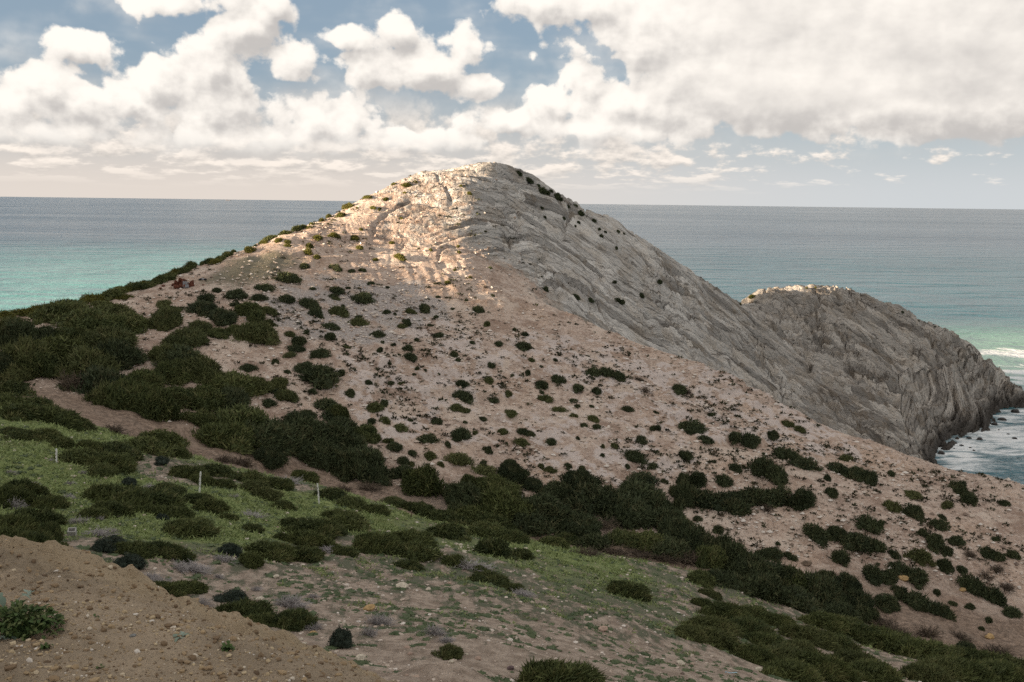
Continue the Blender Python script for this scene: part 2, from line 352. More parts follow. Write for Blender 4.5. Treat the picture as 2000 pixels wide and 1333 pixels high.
# --- rock: bedded slabs with sharp joints
z0 = HB
kx = np.linspace(-160, 260, 400); kv = 0.45 - 0.45 * sstep(-5, 35, kx) - 0.10 * sstep(60, 110, kx)
K_ = np.cumsum(kv) * (kx[1] - kx[0])
warp = 6.0 * fbm(HX / 50, HY / 50, z0 / 50, oct=2) + 0.45 * fbm(HX / 8, HY / 8, z0 / 8, oct=2)
STRATA = 0.45 * z0 + 0.8 * HY - np.interp(HX, kx, K_) + warp
STRATA2 = 0.56 * z0 + 0.25 * HY - 0.6 * HX + warp; W2 = sstep(26, 10, z0) * sstep(100, 125, HX)      # beds folded the other way at the point
def crack(n, w): return sstep(w, 0.0, np.abs(n))
def ledges(t, a=0.80):
    f = t - np.floor(t); return np.where(f < a, f / a, (1 - f) / (1 - a))          # long back, short broken front
along = HX * 0.95
def slabs_of(S):
    m1 = 0.45 + 0.55 * sstep(-0.35, 0.35, pn(S / 9, along / 30, z0 / 40)); m2 = 0.3 + 0.7 * sstep(-0.3, 0.4, pn(S / 4 + 9, along / 16, z0 / 30))
    d = 1.9 * ledges((S + 0.9 * pn(along / 21, S / 14)) / 5.6) * m1 + 0.9 * ledges((S + 0.4 * pn(along / 9 + 4, S / 6)) / 2.2, 0.72) * m2
    return d - 1.6 * crack(pn(S / 8.0, along / 60 + 3, z0 / 80), 0.09) - 1.6
slabs = slabs_of(STRATA) * (1 - W2) + slabs_of(STRATA2) * W2
STRATA = np.where(W2 > 0.5, STRATA2, STRATA)
cr3 = crack(pn((HX + 0.9 * z0) / 15, (HY - 0.4 * z0) / 15, z0 / 22), 0.05); cr4 = crack(pn((HX - 0.6 * z0) / 6.0, HY / 6.0, z0 / 6.0), 0.07)
rough_ = sstep(-0.15, 0.4, pn(HX / 19 + 8, HY / 19, z0 / 19))
joints = -1.6 * cr3 - 1.0 * cr4 * (0.25 + 0.75 * rough_) - 0.24 * ridged(HX / 3.0, HY / 3.0, z0 / 3.0, oct=2)
blocks = 0.75 * np.floor(2.2 * pn(along / 6.0 + 0.1 * STRATA, z0 / 9, STRATA / 3.2)) * (0.3 + 0.7 * rough_) + 0.34 * np.floor(2.5 * pn(along / 2.4, z0 / 2.6, STRATA / 1.5)) * rough_
joints = joints + blocks
lumps = 1.3 * fbm(HX / 24, HY / 24, z0 / 24, oct=2)
amp = 0.8 + 0.7 * sstep(40, 90, HX)
d_rock = (slabs + 0.75 + joints - 0.25) * amp + lumps
# --- sand: rills, low ledges of hard crust, hummocks
rill = ridged((HX + 4 * pn(HX / 15, HY / 15)) / 7.5, HY / 55, oct=2)
d_sand = 0.5 * fbm(HX / 17, HY / 17, oct=3) + 0.17 * fbm(HX / 2.6, HY / 2.6, oct=4, gain=0.6) - 0.28 * rill
lz = z0 + 1.5 * fbm(HX / 16, HY / 16, oct=3); fr = (lz / 2.4) % 1.0
ledge = np.where(fr < 0.12, fr / 0.12, 1 - (fr - 0.12) / 0.88) * 0.75
ledge_m = sstep(0.05, 0.45, pn(HX / 19 + 3, HY / 19)) * 0.7 + CRUST * 0.5
d_sand = d_sand + ledge * ledge_m + CRUST * 0.12 * ridged(HX / 1.5, HY / 1.5, oct=2) - GULLEYM * (0.5 * ridged((HX + 0.3 * HY) / 4.2, HY / 16, oct=2) - 0.4)
HZ = z0 + ROCK * d_rock + (1 - ROCK) * d_sand
# the wave-cut foot of the cliffs
HZ = np.where(HZ < 2.5, HZ + 0.8 * ridged(HX / 4, HY / 4, oct=2) * sstep(2.5, 0.0, HZ), HZ)

# --- near slope
SX, SY = fan(SLOPE_S, SLOPE_Y, 4.0)
SB = H3(SX, SY)
SZ = SB + (0.35 * fbm(SX / 11, SY / 11, oct=3) + 0.07 * fbm(SX / 1.7, SY / 1.7, oct=3) + 0.02 * fbm(SX / 0.4, SY / 0.4, oct=2)) * sstep(10, 30, SY)
ter = ((SZ + 0.8 * fbm(SX / 13, SY / 13, oct=2)) / 2.2) % 1.0                       # sheep-walk terraces
SZ = SZ + (np.where(ter < 0.3, ter / 0.3, (1 - ter) / 0.7) - 0.5) * 0.35 * sstep(15, 35, SY)
cs = dict(Z=SB, sv=SLOPE_S, yv=SLOPE_Y, c=4.0)
SZ += blobs([(850, 1330, 0.9, 0.55), (800, 1345, 0.8, 0.35), (905, 1335, 0.7, 0.35)], SX, SY, **cs)
swx = SX + 2.5 * fbm(SX / 6, SY / 6, oct=3); swy = SY + 2.5 * fbm(SX / 6 + 9, SY / 6, oct=3)
GREEN = kern([(60, 900, 1), (150, 940, 1), (30, 860, .9), (100, 825, .8), (250, 960, 1), (350, 1040, .9), (420, 1030, .95), (300, 1000, .7), (500, 1040, .8), (560, 980, .8), (640, 1010, .9), (400, 1090, .45), (350, 1130, .3), (480, 1130, .2),
              (560, 1090, .4), (700, 1060, .4), (780, 1050, .55), (850, 1050, .6), (620, 1140, .45), (700, 1170, .35), (800, 1130, .4), (900, 1120, .45), (1000, 1090, .6), (1120, 1085, .8), (1200, 1110, .65), (1300, 1120, .45), (1400, 1170, .45),
              (1000, 1150, .45), (1100, 1170, .5), (1250, 1180, .55), (700, 1230, .4), (600, 1200, .2), (850, 1200, .35), (950, 1220, .25), (1050, 1230, .3), (1200, 1240, .4), (1300, 1260, .3), (1400, 1300, .3), (750, 1290, 0), (850, 1320, 0), (950, 1300, .05),
              (1080, 1300, .15), (1200, 1310, .15), (1350, 1230, .45), (1480, 1230, .3), (1500, 1330, .05), (1700, 1330, .2), (1850, 1290, .4), (200, 1100, .5), (640, 1300, 0), (300, 860, .3), (400, 930, .35)], swx, swy, 2.6, **cs)
GREEN = np.clip(GREEN * 1.05 + 0.05, 0, 1)

# ------------------------------------------------------------------ meshes
def new_mesh(name, V, F, attrs=None, smooth=True):
    me = bpy.data.meshes.new(name)
    V = np.ascontiguousarray(V, np.float32); F = np.ascontiguousarray(F, np.int32); k = F.shape[1]
    me.vertices.add(len(V)); me.vertices.foreach_set('co', V.ravel())
    me.loops.add(F.size); me.loops.foreach_set('vertex_index', F.ravel())
    me.polygons.add(len(F)); me.polygons.foreach_set('loop_start', np.arange(0, F.size, k, dtype=np.int32))
    me.polygons.foreach_set('use_smooth', np.full(len(F), smooth, bool))
    for an, av in (attrs or {}).items():
        a = me.attributes.new(an, 'FLOAT', 'POINT'); a.data.foreach_set('value', np.ascontiguousarray(av, np.float32).ravel())
    me.update(calc_edges=True); return me
def link(name, me, mat=None, parent=None, **props):
    o = bpy.data.objects.new(name, me); COL.objects.link(o)
    if mat is not None and me is not None and not me.materials: me.materials.append(mat)
    if parent is not None: o.parent = parent
    for k, v in props.items(): o[k] = v
    return o
def grid_mesh(name, X, Y, Z, attrs=None, keep=None):
    r, c = X.shape; idx = np.arange(r * c).reshape(r, c)
    F = np.stack([idx[:-1, :-1], idx[:-1, 1:], idx[1:, 1:], idx[1:, :-1]], -1).reshape(-1, 4)
    V = np.stack([X, Y, Z], -1).reshape(-1, 3)
    if keep is not None:
        km = keep[:-1, :-1].reshape(-1); F = F[km]
        used, inv = np.unique(F, return_inverse=True); F = inv.reshape(-1, 4); V = V[used]
        attrs = {k: np.ravel(a)[used] for k, a in (attrs or {}).items()}
    return new_mesh(name, V, F, attrs)

# ------------------------------------------------------------------ materials
def mat_new(name):
    m = bpy.data.materials.new(name); m.use_nodes = True; t = m.node_tree; t.nodes.clear()
    N = NT(t); b = N.n('ShaderNodeBsdfPrincipled'); o = N.n('ShaderNodeOutputMaterial'); t.links.new(b.outputs[0], o.inputs[0])
    b.inputs['Roughness'].default_value = 0.9; b.inputs['Specular IOR Level'].default_value = 0.15
    return m, N, b
def attr(N, name): return N.n('ShaderNodeAttribute', attribute_name=name).outputs['Fac']
def bump(N, b, h, dist, strength=1.0):
    nd = N.n('ShaderNodeBump', ins={'Height': h, 'Distance': dist, 'Strength': strength}); N.set(b.inputs['Normal'], nd.outputs[0]); return nd

def mat_hill():
    m, N, b = mat_new('bare_hill'); P = N.n('ShaderNodeNewGeometry').outputs['Position']
    rock, crust, gravel, herb, st = (attr(N, k) for k in ('rock', 'crust', 'gravel', 'herb', 'strata'))
    n1 = N.noise(P, 0.07, 4, 0.6); n2 = N.noise(P, 0.55, 5, 0.65); n3 = N.noise(P, 1.7, 5, 0.75); n4 = N.noise(P, 0.23, 3, 0.6)
    sand = N.mix(N.ramp(n2, 0.33, 0.68), (0.37, 0.275, 0.22, 1), (0.54, 0.43, 0.355, 1))
    sand = N.mix(N.m('MULTIPLY', N.ramp(n1, 0.45, 0.7), 0.55), sand, (0.45, 0.315, 0.225, 1))
    sand = N.mix(N.m('MULTIPLY', N.ramp(n3, 0.52, 0.66), 0.7), sand, (0.62, 0.53, 0.46, 1))       # pale chips
    sand = N.mix(N.m('MULTIPLY', N.ramp(n3, 0.47, 0.34), 0.75), sand, (0.15, 0.11, 0.085, 1))      # dark litter
    sand = N.mix(N.m('MULTIPLY', N.ramp(N.noise(P, 0.16, 5, 0.7), 0.51, 0.62), 0.7), sand, (0.27, 0.185, 0.14, 1))                # darker soil
    sand = N.mix(N.m('MULTIPLY', N.ramp(N.noise(N.vm('ADD', P, (50, 9, 0)), 0.11, 5, 0.7), 0.53, 0.63), 0.75), sand, (0.58, 0.48, 0.40, 1))   # paler washed sand
    cr = N.ramp(N.m('ADD', N.m('MULTIPLY', crust, 0.42), N.m('MULTIPLY', N.m('SUBTRACT', n2, 0.5), 1.1)), 0.22, 0.40)
    sand = N.mix(N.m('MULTIPLY', cr, 0.85), sand, N.mix(n3, (0.44, 0.36, 0.32, 1), (0.66, 0.59, 0.55, 1)))
    gv = N.mix(N.ramp(N.noise(P, 4.5, 3, 0.7), 0.35, 0.65), (0.19, 0.175, 0.17, 1), (0.50, 0.47, 0.45, 1))
    sand = N.mix(N.ramp(N.m('ADD', gravel, N.m('MULTIPLY', N.m('SUBTRACT', n2, 0.5), 0.8)), 0.3, 0.7), sand, N.mix(0.3, gv, sand))
    sand = N.mix(N.m('MULTIPLY', N.ramp(N.m('ADD', herb, N.m('MULTIPLY', N.m('SUBTRACT', n3, 0.5), 1.3)), 0.35, 0.75), 0.8), sand, (0.115, 0.115, 0.075, 1))
    sand = N.mix(N.m('MULTIPLY', attr(N, 'earth'), 0.85), sand, N.mix(N.ramp(n3, 0.4, 0.6), (0.125, 0.09, 0.066, 1), (0.27, 0.195, 0.145, 1)))    # damp brown earth of the saddle
    # rock
    sv = N.vm('MULTIPLY', P, (0.10, 0.10, 0.10)); sx = N.sep(sv)
    bed = N.noise(N.comb(N.m('MULTIPLY', sx[0], 0.5), N.m('MULTIPLY', st, 0.42), N.m('MULTIPLY', sx[1], 0.4)), 1.0, 5, 0.65)
    al = N.m('ADD', N.m('MULTIPLY', sx[0], 10.0), N.m('MULTIPLY', N.sep(P)[2], 0.4)); dp = N.m('MULTIPLY', sx[1], 10.0)
    slabv = N.comb(N.m('MULTIPLY', al, 0.13), N.m('MULTIPLY', st, 0.50), N.m('MULTIPLY', dp, 0.10))
    slabv = N.vm('ADD', slabv, N.vm('SCALE', N.noise(P, 0.25, 2, 0.5, out=1), s=0.5))
    edge = N.voro(slabv, 1.0, feat='DISTANCE_TO_EDGE'); tone = N.sep(N.voro(slabv, 1.0, out=1))[0]
    edge2 = N.voro(N.vm('SCALE', slabv, s=2.7), 1.0, feat='DISTANCE_TO_EDGE')
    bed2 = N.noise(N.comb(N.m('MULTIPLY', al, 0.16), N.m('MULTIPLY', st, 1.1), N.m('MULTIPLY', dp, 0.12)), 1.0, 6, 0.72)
    rk = N.mix(N.ramp(bed, 0.34, 0.66), (0.36, 0.345, 0.325, 1), (0.66, 0.63, 0.59, 1))
    rk = N.mix(N.m('MULTIPLY', N.ramp(N.m('ADD', n4, N.m('MULTIPLY', bed, 0.3)), 0.62, 0.76), 0.75), rk, (0.36, 0.275, 0.185, 1))   # rusty tan beds
    rk = N.mix(0.65, rk, N.mix(tone, (0.16, 0.145, 0.13, 1), (0.74, 0.70, 0.645, 1)))  # slab tones pushed apart, standing in for soft relief shading
    rk = N.mix(N.m('MULTIPLY', N.ramp(bed2, 0.48, 0.36), 0.8), rk, (0.12, 0.105, 0.09, 1))  # dark crevices painted into the colour to deepen the relief shading
    rk = N.mix(N.m('MULTIPLY', N.ramp(bed2, 0.58, 0.74), 0.5), rk, (0.60, 0.585, 0.56, 1))
    pz = N.sep(P)[2]
    rk = N.mix(N.m('MULTIPLY', N.ramp(N.m('ADD', pz, N.m('MULTIPLY', n2, 3.0)), 8.0, 3.0), 0.88), rk, (0.045, 0.04, 0.036, 1))     # wet, weedy tide band
    px = N.sep(P)[0]
    rk = N.mix(N.ramp(px, 25.0, 105.0), rk, (0.74, 0.715, 0.69, 1), 'MULTIPLY')                                           # rock colour darker towards the point
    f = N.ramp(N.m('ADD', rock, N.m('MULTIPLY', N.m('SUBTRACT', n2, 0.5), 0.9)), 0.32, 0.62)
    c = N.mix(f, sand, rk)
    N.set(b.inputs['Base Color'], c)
    hs = N.m('ADD', N.m('MULTIPLY', n2, 0.7), N.m('MULTIPLY', n3, 0.45))
    hr = N.m('ADD', N.m('MULTIPLY', bed2, 0.6), N.m('MULTIPLY', N.noise(P, 1.3, 5, 0.75), 0.8))
    hr = N.m('ADD', hr, N.m('ADD', N.m('MULTIPLY', N.ramp(edge, 0.0, 0.16), 0.7), N.m('MULTIPLY', N.ramp(edge2, 0.0, 0.16), 0.35)))
    h = N.m('ADD', N.m('MULTIPLY', hs, N.m('SUBTRACT', 1.0, f)), N.m('MULTIPLY', hr, f))
    bump(N, b, h, 0.6, 1.0)
    return m
M_HILL = mat_hill()

def mat_slope():
    m, N, b = mat_new('grassy_slope'); P = N.n('ShaderNodeNewGeometry').outputs['Position']
    green = attr(N, 'green')
    n1 = N.noise(P, 0.25, 4, 0.6); n2 = N.noise(P, 1.6, 5, 0.65); n3 = N.noise(P, 8.0, 4, 0.65); n4 = N.noise(N.vm('MULTIPLY', P, (1, 0.45, 1)), 0.9, 6, 0.7)
    soil = N.mix(N.ramp(n2, 0.35, 0.66), (0.26, 0.20, 0.155, 1), (0.45, 0.365, 0.295, 1))
    soil = N.mix(N.m('MULTIPLY', N.ramp(n3, 0.58, 0.72), 0.55), soil, (0.52, 0.44, 0.36, 1))
    soil = N.mix(N.m('MULTIPLY', N.ramp(n3, 0.42, 0.30), 0.6), soil, (0.10, 0.075, 0.05, 1))
    gr = N.mix(N.ramp(n2, 0.3, 0.7), (0.13, 0.185, 0.065, 1), (0.265, 0.30, 0.115, 1))
    gr = N.mix(N.m('MULTIPLY', N.ramp(n1, 0.5, 0.7), 0.5), gr, (0.13, 0.125, 0.06, 1))
    gr = N.mix(N.ramp(green, 0.85, 0.5), gr, (0.125, 0.13, 0.085, 1))
    f = N.ramp(N.m('ADD', green, N.m('MULTIPLY', N.m('SUBTRACT', n4, 0.5), 1.9)), 0.36, 0.62)
    N.set(b.inputs['Base Color'], N.mix(f, soil, gr))
    bump(N, b, N.m('ADD', N.m('MULTIPLY', n2, 0.8), N.m('ADD', N.m('MULTIPLY', n3, 0.35), N.m('MULTIPLY', f, 0.25))), 0.4, 1.0)
    return m
M_SLOPE = mat_slope()

def mat_bank():
    m, N, b = mat_new('dry_earth'); P = N.n('ShaderNodeNewGeometry').outputs['Position']
    n1 = N.noise(P, 0.9, 4, 0.6); n2 = N.noise(P, 7.0, 5, 0.65); n3 = N.noise(P, 45.0, 4, 0.65); pale = attr(N, 'pale')
    c = N.mix(N.ramp(N.m('ADD', n1, N.m('MULTIPLY', n2, 0.4)), 0.5, 0.9), (0.235, 0.185, 0.13, 1), (0.39, 0.305, 0.215, 1))
    c = N.mix(N.m('MULTIPLY', pale, 0.7), c, N.mix(n2, (0.35, 0.26, 0.16, 1), (0.50, 0.395, 0.26, 1)))
    c = N.mix(N.m('MULTIPLY', N.ramp(n3, 0.57, 0.70), 0.45), c, (0.42, 0.33, 0.21, 1))
    c = N.mix(N.m('MULTIPLY', N.ramp(n3, 0.44, 0.32), 0.5), c, (0.085, 0.06, 0.04, 1))
    N.set(b.inputs['Base Color'], c)
    bump(N, b, N.m('ADD', n2, N.m('MULTIPLY', n3, 0.45)), 0.07, 1.0)
    return m
M_BANK = mat_bank()

EARTH = np.maximum(sstep(128, 117, HY + 5 * fbm(HX / 9, HY / 9, oct=3)) * sstep(30, -25, HX), sstep(119, 111, HY + 4 * fbm(HX / 9, HY / 9, oct=3)))
hat = dict(earth=EARTH, rock=ROCK, crust=CRUST, gravel=GRAVEL, herb=HERBS, strata=STRATA)
HEADM = HY > 300 - 0.45 * (HX - 65)
HEADM &= HX > 30
vis = HZ > -4
_rx = np.array([at(u, v, y)[:2] for (u, v, y) in RIDGE_L + RIDGE_R])
vis &= HEADM | (HY < np.interp(HX, _rx[:, 0], _rx[:, 1]) + 45)
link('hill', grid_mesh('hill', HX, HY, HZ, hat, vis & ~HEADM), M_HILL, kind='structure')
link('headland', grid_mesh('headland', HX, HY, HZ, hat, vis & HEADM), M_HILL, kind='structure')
hill_low = grid_interp(HZ, HILL_S, HILL_Y, 10.0, SX, np.maximum(SY, 100.5))
link('slope', grid_mesh('slope', SX, SY, SZ, dict(green=GREEN), ~((SY > 108) & (SZ < hill_low - 3))), M_SLOPE, kind='structure')

# --- earth bank at the viewer's feet
bx, by = np.meshgrid(np.linspace(-6.5, 2.5, 360), np.linspace(2.2, 11.0, 280))
CREST = np.array([at(u, v, y) for (u, v, y) in ((-500, 930, 10.5), (-250, 985, 9.3), (0, 1050, 8.2), (130, 1078, 7.9), (270, 1130, 7.6), (420, 1190, 7.2), (560, 1252, 6.9), (720, 1335, 6.6), (900, 1450, 6.2), (1100, 1600, 5.8))])
FOOT = np.array([at(u, v, y) for (u, v, y) in ((-300, 1120, 6.6), (0, 1165, 6.2), (200, 1195, 6.1), (400, 1235, 5.9), (600, 1300, 5.7), (800, 1400, 5.4))])
Pb = [p for p in CREST] + [p for p in FOOT] + [p + np.array((0.15, 1.0, -0.75)) for p in CREST] + [p + np.array((0.3, 2.6, -2.6)) for p in CREST]
Pb += [at(u, v, y) for (u, v, y) in ((0, 1250, 5.5), (200, 1290, 5.35), (450, 1330, 5.3), (100, 1400, 4.6), (400, 1480, 4.2), (-200, 1300, 5.0), (700, 1500, 4.4), (0, 1110, 7.2), (200, 1145, 6.95), (400, 1205, 6.7), (550, 1265, 6.45))]
Pb += [np.array(q, float) for q in ((1.5, 3, 67.2), (2.5, 5, 66.4), (2.5, 8, 64.4), (0, 2, 67.5), (-5, 3, 67.4))]
HBK = TPS(Pb, 0.0)
bz = HBK(bx, by)
crest_y = np.interp(bx, CREST[:, 0], CREST[:, 1]); foot_y = np.interp(bx, FOOT[:, 0], FOOT[:, 1])
berm = sstep(-0.1, 0.6, by - foot_y)
bz += 0.07 * fbm(bx / 0.8, by / 0.8, oct=3) * (0.5 + 0.7 * berm) + 0.034 * fbm(bx / 0.17, by / 0.17, oct=4, gain=0.6) * (0.6 + berm) - 0.05 * np.maximum(0, ridged(bx / 0.7, by / 0.7, oct=2) - 0.7) * berm
bz += 0.014 * np.maximum(0, fbm(bx / 0.06, by / 0.06, oct=2))
PALE = sstep(-0.75, -0.1, by - crest_y) * 0.9 + 0.0 * bx
link('earth_bank', grid_mesh('earth_bank', bx, by, bz, dict(pale=PALE)), M_BANK, kind='structure')

# --- the ridge on the viewer's left, out of the frame, whose shadow covers the valley
def back_ridge():
    # crest line chosen square to the light: everything below its shadow plane lies in shade
    e = SUN_AZ; t_ = np.array((-e[1], e[0]))
    a = np.linspace(-195, 330, 100); c = np.linspace(-150, 150, 60); A_, C_ = np.meshgrid(a, c)
    cx, cy = e[0] * 190, e[1] * 190 + 118
    X = cx + t_[0] * A_ + e[0] * C_; Y = cy + t_[1] * A_ + e[1] * C_
    top = RIDGE_TOP + 3.0 * pn(A_ / 55, C_ / 200) + 1.2 * pn(A_ / 14, C_ / 200) + RIDGE_TILT * A_ + 19.0 * sstep(30, 100, A_)
    Z = top * np.exp(-(C_ / 62.0) ** 2) - 8 * (1 - np.exp(-(C_ / 62.0) ** 2)) + 2 * fbm(X / 30, Y / 30, oct=3) * np.clip(np.abs(C_) / 40, 0, 1)
    z = np.zeros_like(X)
    link('ridge', grid_mesh('ridge', X, Y, Z, dict(earth=z, rock=z, crust=z, gravel=z, herb=z + 0.6, strata=Z)), M_HILL, kind='structure')
RIDGE_TOP, RIDGE_TILT = 80.0, 0.0
# height the crest needs so that its shadow reaches the surveyed light line on the hill
_p = at(965, 545, 192); _d = float(np.dot(_p[:2] - np.array((SUN_AZ[0] * 190, SUN_AZ[1] * 190 + 118)), -SUN_AZ))
RIDGE_TOP = _p[2] + _d * math.tan(SUN_EL) - 1.6
_p2 = at(450, 500, 189); 
back_ridge()

# ------------------------------------------------------------------ sea
def mat_sea():
    m, N, b = mat_new('sea_water'); P = N.n('ShaderNodeNewGeometry').outputs['Position']
    x, y, z = N.sep(P)
    far = N.ramp(y, 250.0, 2600.0)
    # pale sand under shallow water: a bay on the left, a shoal off the point on the right
    wob = N.m('MULTIPLY', N.m('SUBTRACT', N.noise(P, 0.004, 4, 0.6), 0.5), 260.0)
    dl = N.m('ADD', N.m('SUBTRACT', y, N.m('MULTIPLY', x, 0.75)), wob)
    bay = N.m('MULTIPLY', N.ramp(dl, 2300.0, 560.0), N.ramp(x, -40.0, -160.0))
    dr_ = N.vm('LENGTH', N.vm('MULTIPLY', N.vm('SUBTRACT', P, (300.0, 480.0, 0)), (1 / 190.0, 1 / 120.0, 0)))
    shoal = N.ramp(N.m('ADD', dr_, N.m('MULTIPLY', wob, 0.002)), 1.5, 0.2)
    deep = N.mix(N.ramp(y, 500.0, 2200.0), (0.022, 0.105, 0.135, 1), (0.020, 0.060, 0.10, 1))
    col = N.mix(bay, deep, (0.135, 0.36, 0.335, 1))
    col = N.mix(N.m('MULTIPLY', shoal, 0.85), col, (0.20, 0.36, 0.27, 1))
    # foam
    fn = N.noise(N.vm('MULTIPLY', P, (1, 1.5, 1)), 0.05, 7, 0.68, dist=0.6); fn2 = N.noise(N.vm('MULTIPLY', P, (0.6, 1.6, 1)), 0.12, 6, 0.7, dist=0.8)
    def spot(cx, cy, rx, ry, th=0.0):
        q = N.vm('SUBTRACT', P, (cx, cy, 0)); qx, qy, _ = N.sep(q); c, s = math.cos(th), math.sin(th)
        a = N.m('ADD', N.m('MULTIPLY', qx, c / rx), N.m('MULTIPLY', qy, s / rx)); bq = N.m('ADD', N.m('MULTIPLY', qx, -s / ry), N.m('MULTIPLY', qy, c / ry))
        return N.m('SUBTRACT', 1.0, N.m('SQRT', N.m('ADD', N.m('MULTIPLY', a, a), N.m('MULTIPLY', bq, bq))))
    wp = [at_sea(u, v) for (u, v) in ((1955, 850), (1900, 870), (1990, 690), (1985, 730), (1850, 920))]
    f1 = N.m('MAXIMUM', spot(wp[0][0], wp[0][1], 60, 40, 1.0), spot(wp[1][0], wp[1][1], 50, 22, 0.9))
    f1 = N.m('MAXIMUM', f1, spot(wp[4][0], wp[4][1], 40, 16, 0.6))
    for (u, v) in WATER: q = at_sea(u, v); f1 = N.m('MAXIMUM', f1, spot(q[0] + 4, q[1] - 3, 20, 10, 0.9))
    f2 = N.m('MAXIMUM', spot(wp[2][0] + 25, wp[2][1], 80, 26, 0.1), spot(wp[3][0] + 30, wp[3][1], 70, 30, 0.1))
    foam = N.ramp(N.m('ADD', N.m('MULTIPLY', f1, 0.8), N.m('MULTIPLY', N.m('SUBTRACT', fn2, 0.5), 2.6)), 0.22, 0.85)
    foam = N.m('MULTIPLY', foam, N.ramp(f1, -0.2, 0.3))
    foam2 = N.m('MULTIPLY', N.ramp(N.m('ADD', N.m('MULTIPLY', f2, 0.8), N.m('MULTIPLY', N.m('SUBTRACT', fn, 0.5), 2.4)), 0.15, 0.6), N.ramp(f2, -0.3, 0.2))
    caps = N.m('MULTIPLY', N.ramp(N.noise(N.vm('MULTIPLY', P, (0.35, 1, 1)), 0.10, 3, 0.6), 0.71, 0.78), 0.6)
    foam = N.m('MAXIMUM', foam, N.m('MAXIMUM', foam2, caps))
    N.set(b.inputs['Base Color'], N.mix(foam, col, (0.72, 0.74, 0.74, 1)))
    # wind streaks change the gloss far out
    streak = N.noise(N.vm('MULTIPLY', P, (0.0004, 0.0012, 1)), 1.0, 3, 0.5)
    rg = N.m('ADD', 0.18, N.m('MULTIPLY', N.ramp(streak, 0.3, 0.7), 0.08))
    N.set(b.inputs['Roughness'], N.m('ADD', rg, N.m('MULTIPLY', foam, 0.5)))
    b.inputs['Specular IOR Level'].default_value = 0.38; b.inputs['IOR'].default_value = 1.33
    w1 = N.noise(N.vm('MULTIPLY', P, (0.55, 1.0, 1)), 0.11, 3, 0.6); w2 = N.noise(N.vm('MULTIPLY', P, (0.6, 1.0, 1)), 0.5, 3, 0.6); w3 = N.noise(N.vm('MULTIPLY', P, (0.5, 1.0, 1)), 0.03, 2, 0.5)
    h = N.m('ADD', N.m('MULTIPLY', w1, 1.5), N.m('ADD', N.m('MULTIPLY', w2, 0.4), N.m('ADD', N.m('MULTIPLY', w3, 4.5), N.m('MULTIPLY', N.noise(N.vm('MULTIPLY', P, (0.45, 1.0, 1)), 0.012, 2, 0.5), 7.0))))
    bump(N, b, h, 2.0, 1.0)
    return m
M_SEA = mat_sea()
def sea():
    yv = np.concatenate([np.linspace(60, 1200, 60), 1200 * (90000 / 1200) ** np.linspace(0.02, 1, 40)]); sv = np.linspace(-2.2, 2.2, 60)
    X, Y = np.meshgrid(sv, yv); X = X * (Y + 150)
    link('sea', grid_mesh('sea', X, Y, np.zeros_like(X)), M_SEA, kind='structure')
sea()
# ------------------------------------------------------------------ plants
def mat_leaf(name, dark, light, rand=0.35, rough=0.75):
    m, N, b = mat_new(name)
    oi = N.n('ShaderNodeObjectInfo').outputs['Random']; tint = attr(N, 'tint')
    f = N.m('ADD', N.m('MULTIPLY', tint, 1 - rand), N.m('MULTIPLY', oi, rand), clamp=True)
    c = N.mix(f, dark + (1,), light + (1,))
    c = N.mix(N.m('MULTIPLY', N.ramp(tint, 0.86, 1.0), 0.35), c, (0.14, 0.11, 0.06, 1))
    N.set(b.inputs['Base Color'], c); b.inputs['Roughness'].default_value = rough; b.inputs['Specular IOR Level'].default_value = 0.2
    return m
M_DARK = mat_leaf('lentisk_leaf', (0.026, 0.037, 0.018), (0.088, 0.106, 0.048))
M_JUN = mat_leaf('juniper_leaf', (0.030, 0.044, 0.016), (0.135, 0.152, 0.052))
M_LIGHT = mat_leaf('olive_leaf', (0.060, 0.072, 0.028), (0.13, 0.14, 0.052))
M_BLUE = mat_leaf('bluish_leaf', (0.020, 0.030, 0.022), (0.050, 0.066, 0.048))
M_SUNNY = mat_leaf('sunlit_yellow_leaf', (0.060, 0.068, 0.016), (0.16, 0.15, 0.030))  # yellow of the low sunlight put into the leaf colour
M_TWIG = mat_leaf('dry_twig', (0.20, 0.185, 0.18), (0.42, 0.39, 0.385), 0.3, 0.9)
M_BROWN = mat_leaf('brown_twig', (0.055, 0.042, 0.032), (0.13, 0.10, 0.075), 0.3, 0.9)
M_GRASS = mat_leaf('grass_blade', (0.14, 0.19, 0.07), (0.30, 0.345, 0.145))
M_MAT = mat_leaf('mat_leaf', (0.045, 0.068, 0.030), (0.135, 0.16, 0.078))
M_HERB = mat_leaf('weed_leaf', (0.024, 0.045, 0.013), (0.075, 0.115, 0.032))
M_THIST = mat_leaf('thistle_leaf', (0.085, 0.13, 0.085), (0.25, 0.30, 0.25), 0.1, 0.6)
def mat_plain(name, col, rough=0.85, var=0.25, scale=8.0, bumpd=0.0):
    m, N, b = mat_new(name); P = N.n('ShaderNodeTexCoord').outputs['Object']
    n = N.noise(P, scale, 5, 0.65)
    N.set(b.inputs['Base Color'], N.mix(N.ramp(n, 0.3, 0.7), tuple(c * (1 - var) for c in col) + (1,), tuple(min(1, c * (1 + var)) for c in col) + (1,)))
    b.inputs['Roughness'].default_value = rough
    if bumpd: bump(N, b, n, bumpd, 0.8)
    return m
M_STEM = mat_plain('bark', (0.10, 0.075, 0.055))

ICO_V = ICO_F = None
def ico(sub):
    import bmesh
    bm = bmesh.new(); bmesh.ops.create_icosphere(bm, subdivisions=sub, radius=1.0)
    V = np.array([v.co[:] for v in bm.verts]); F = np.array([[v.index for v in f.verts] for f in bm.faces]); bm.free(); return V, F
ICO1 = ico(1); ICO2 = ico(2)

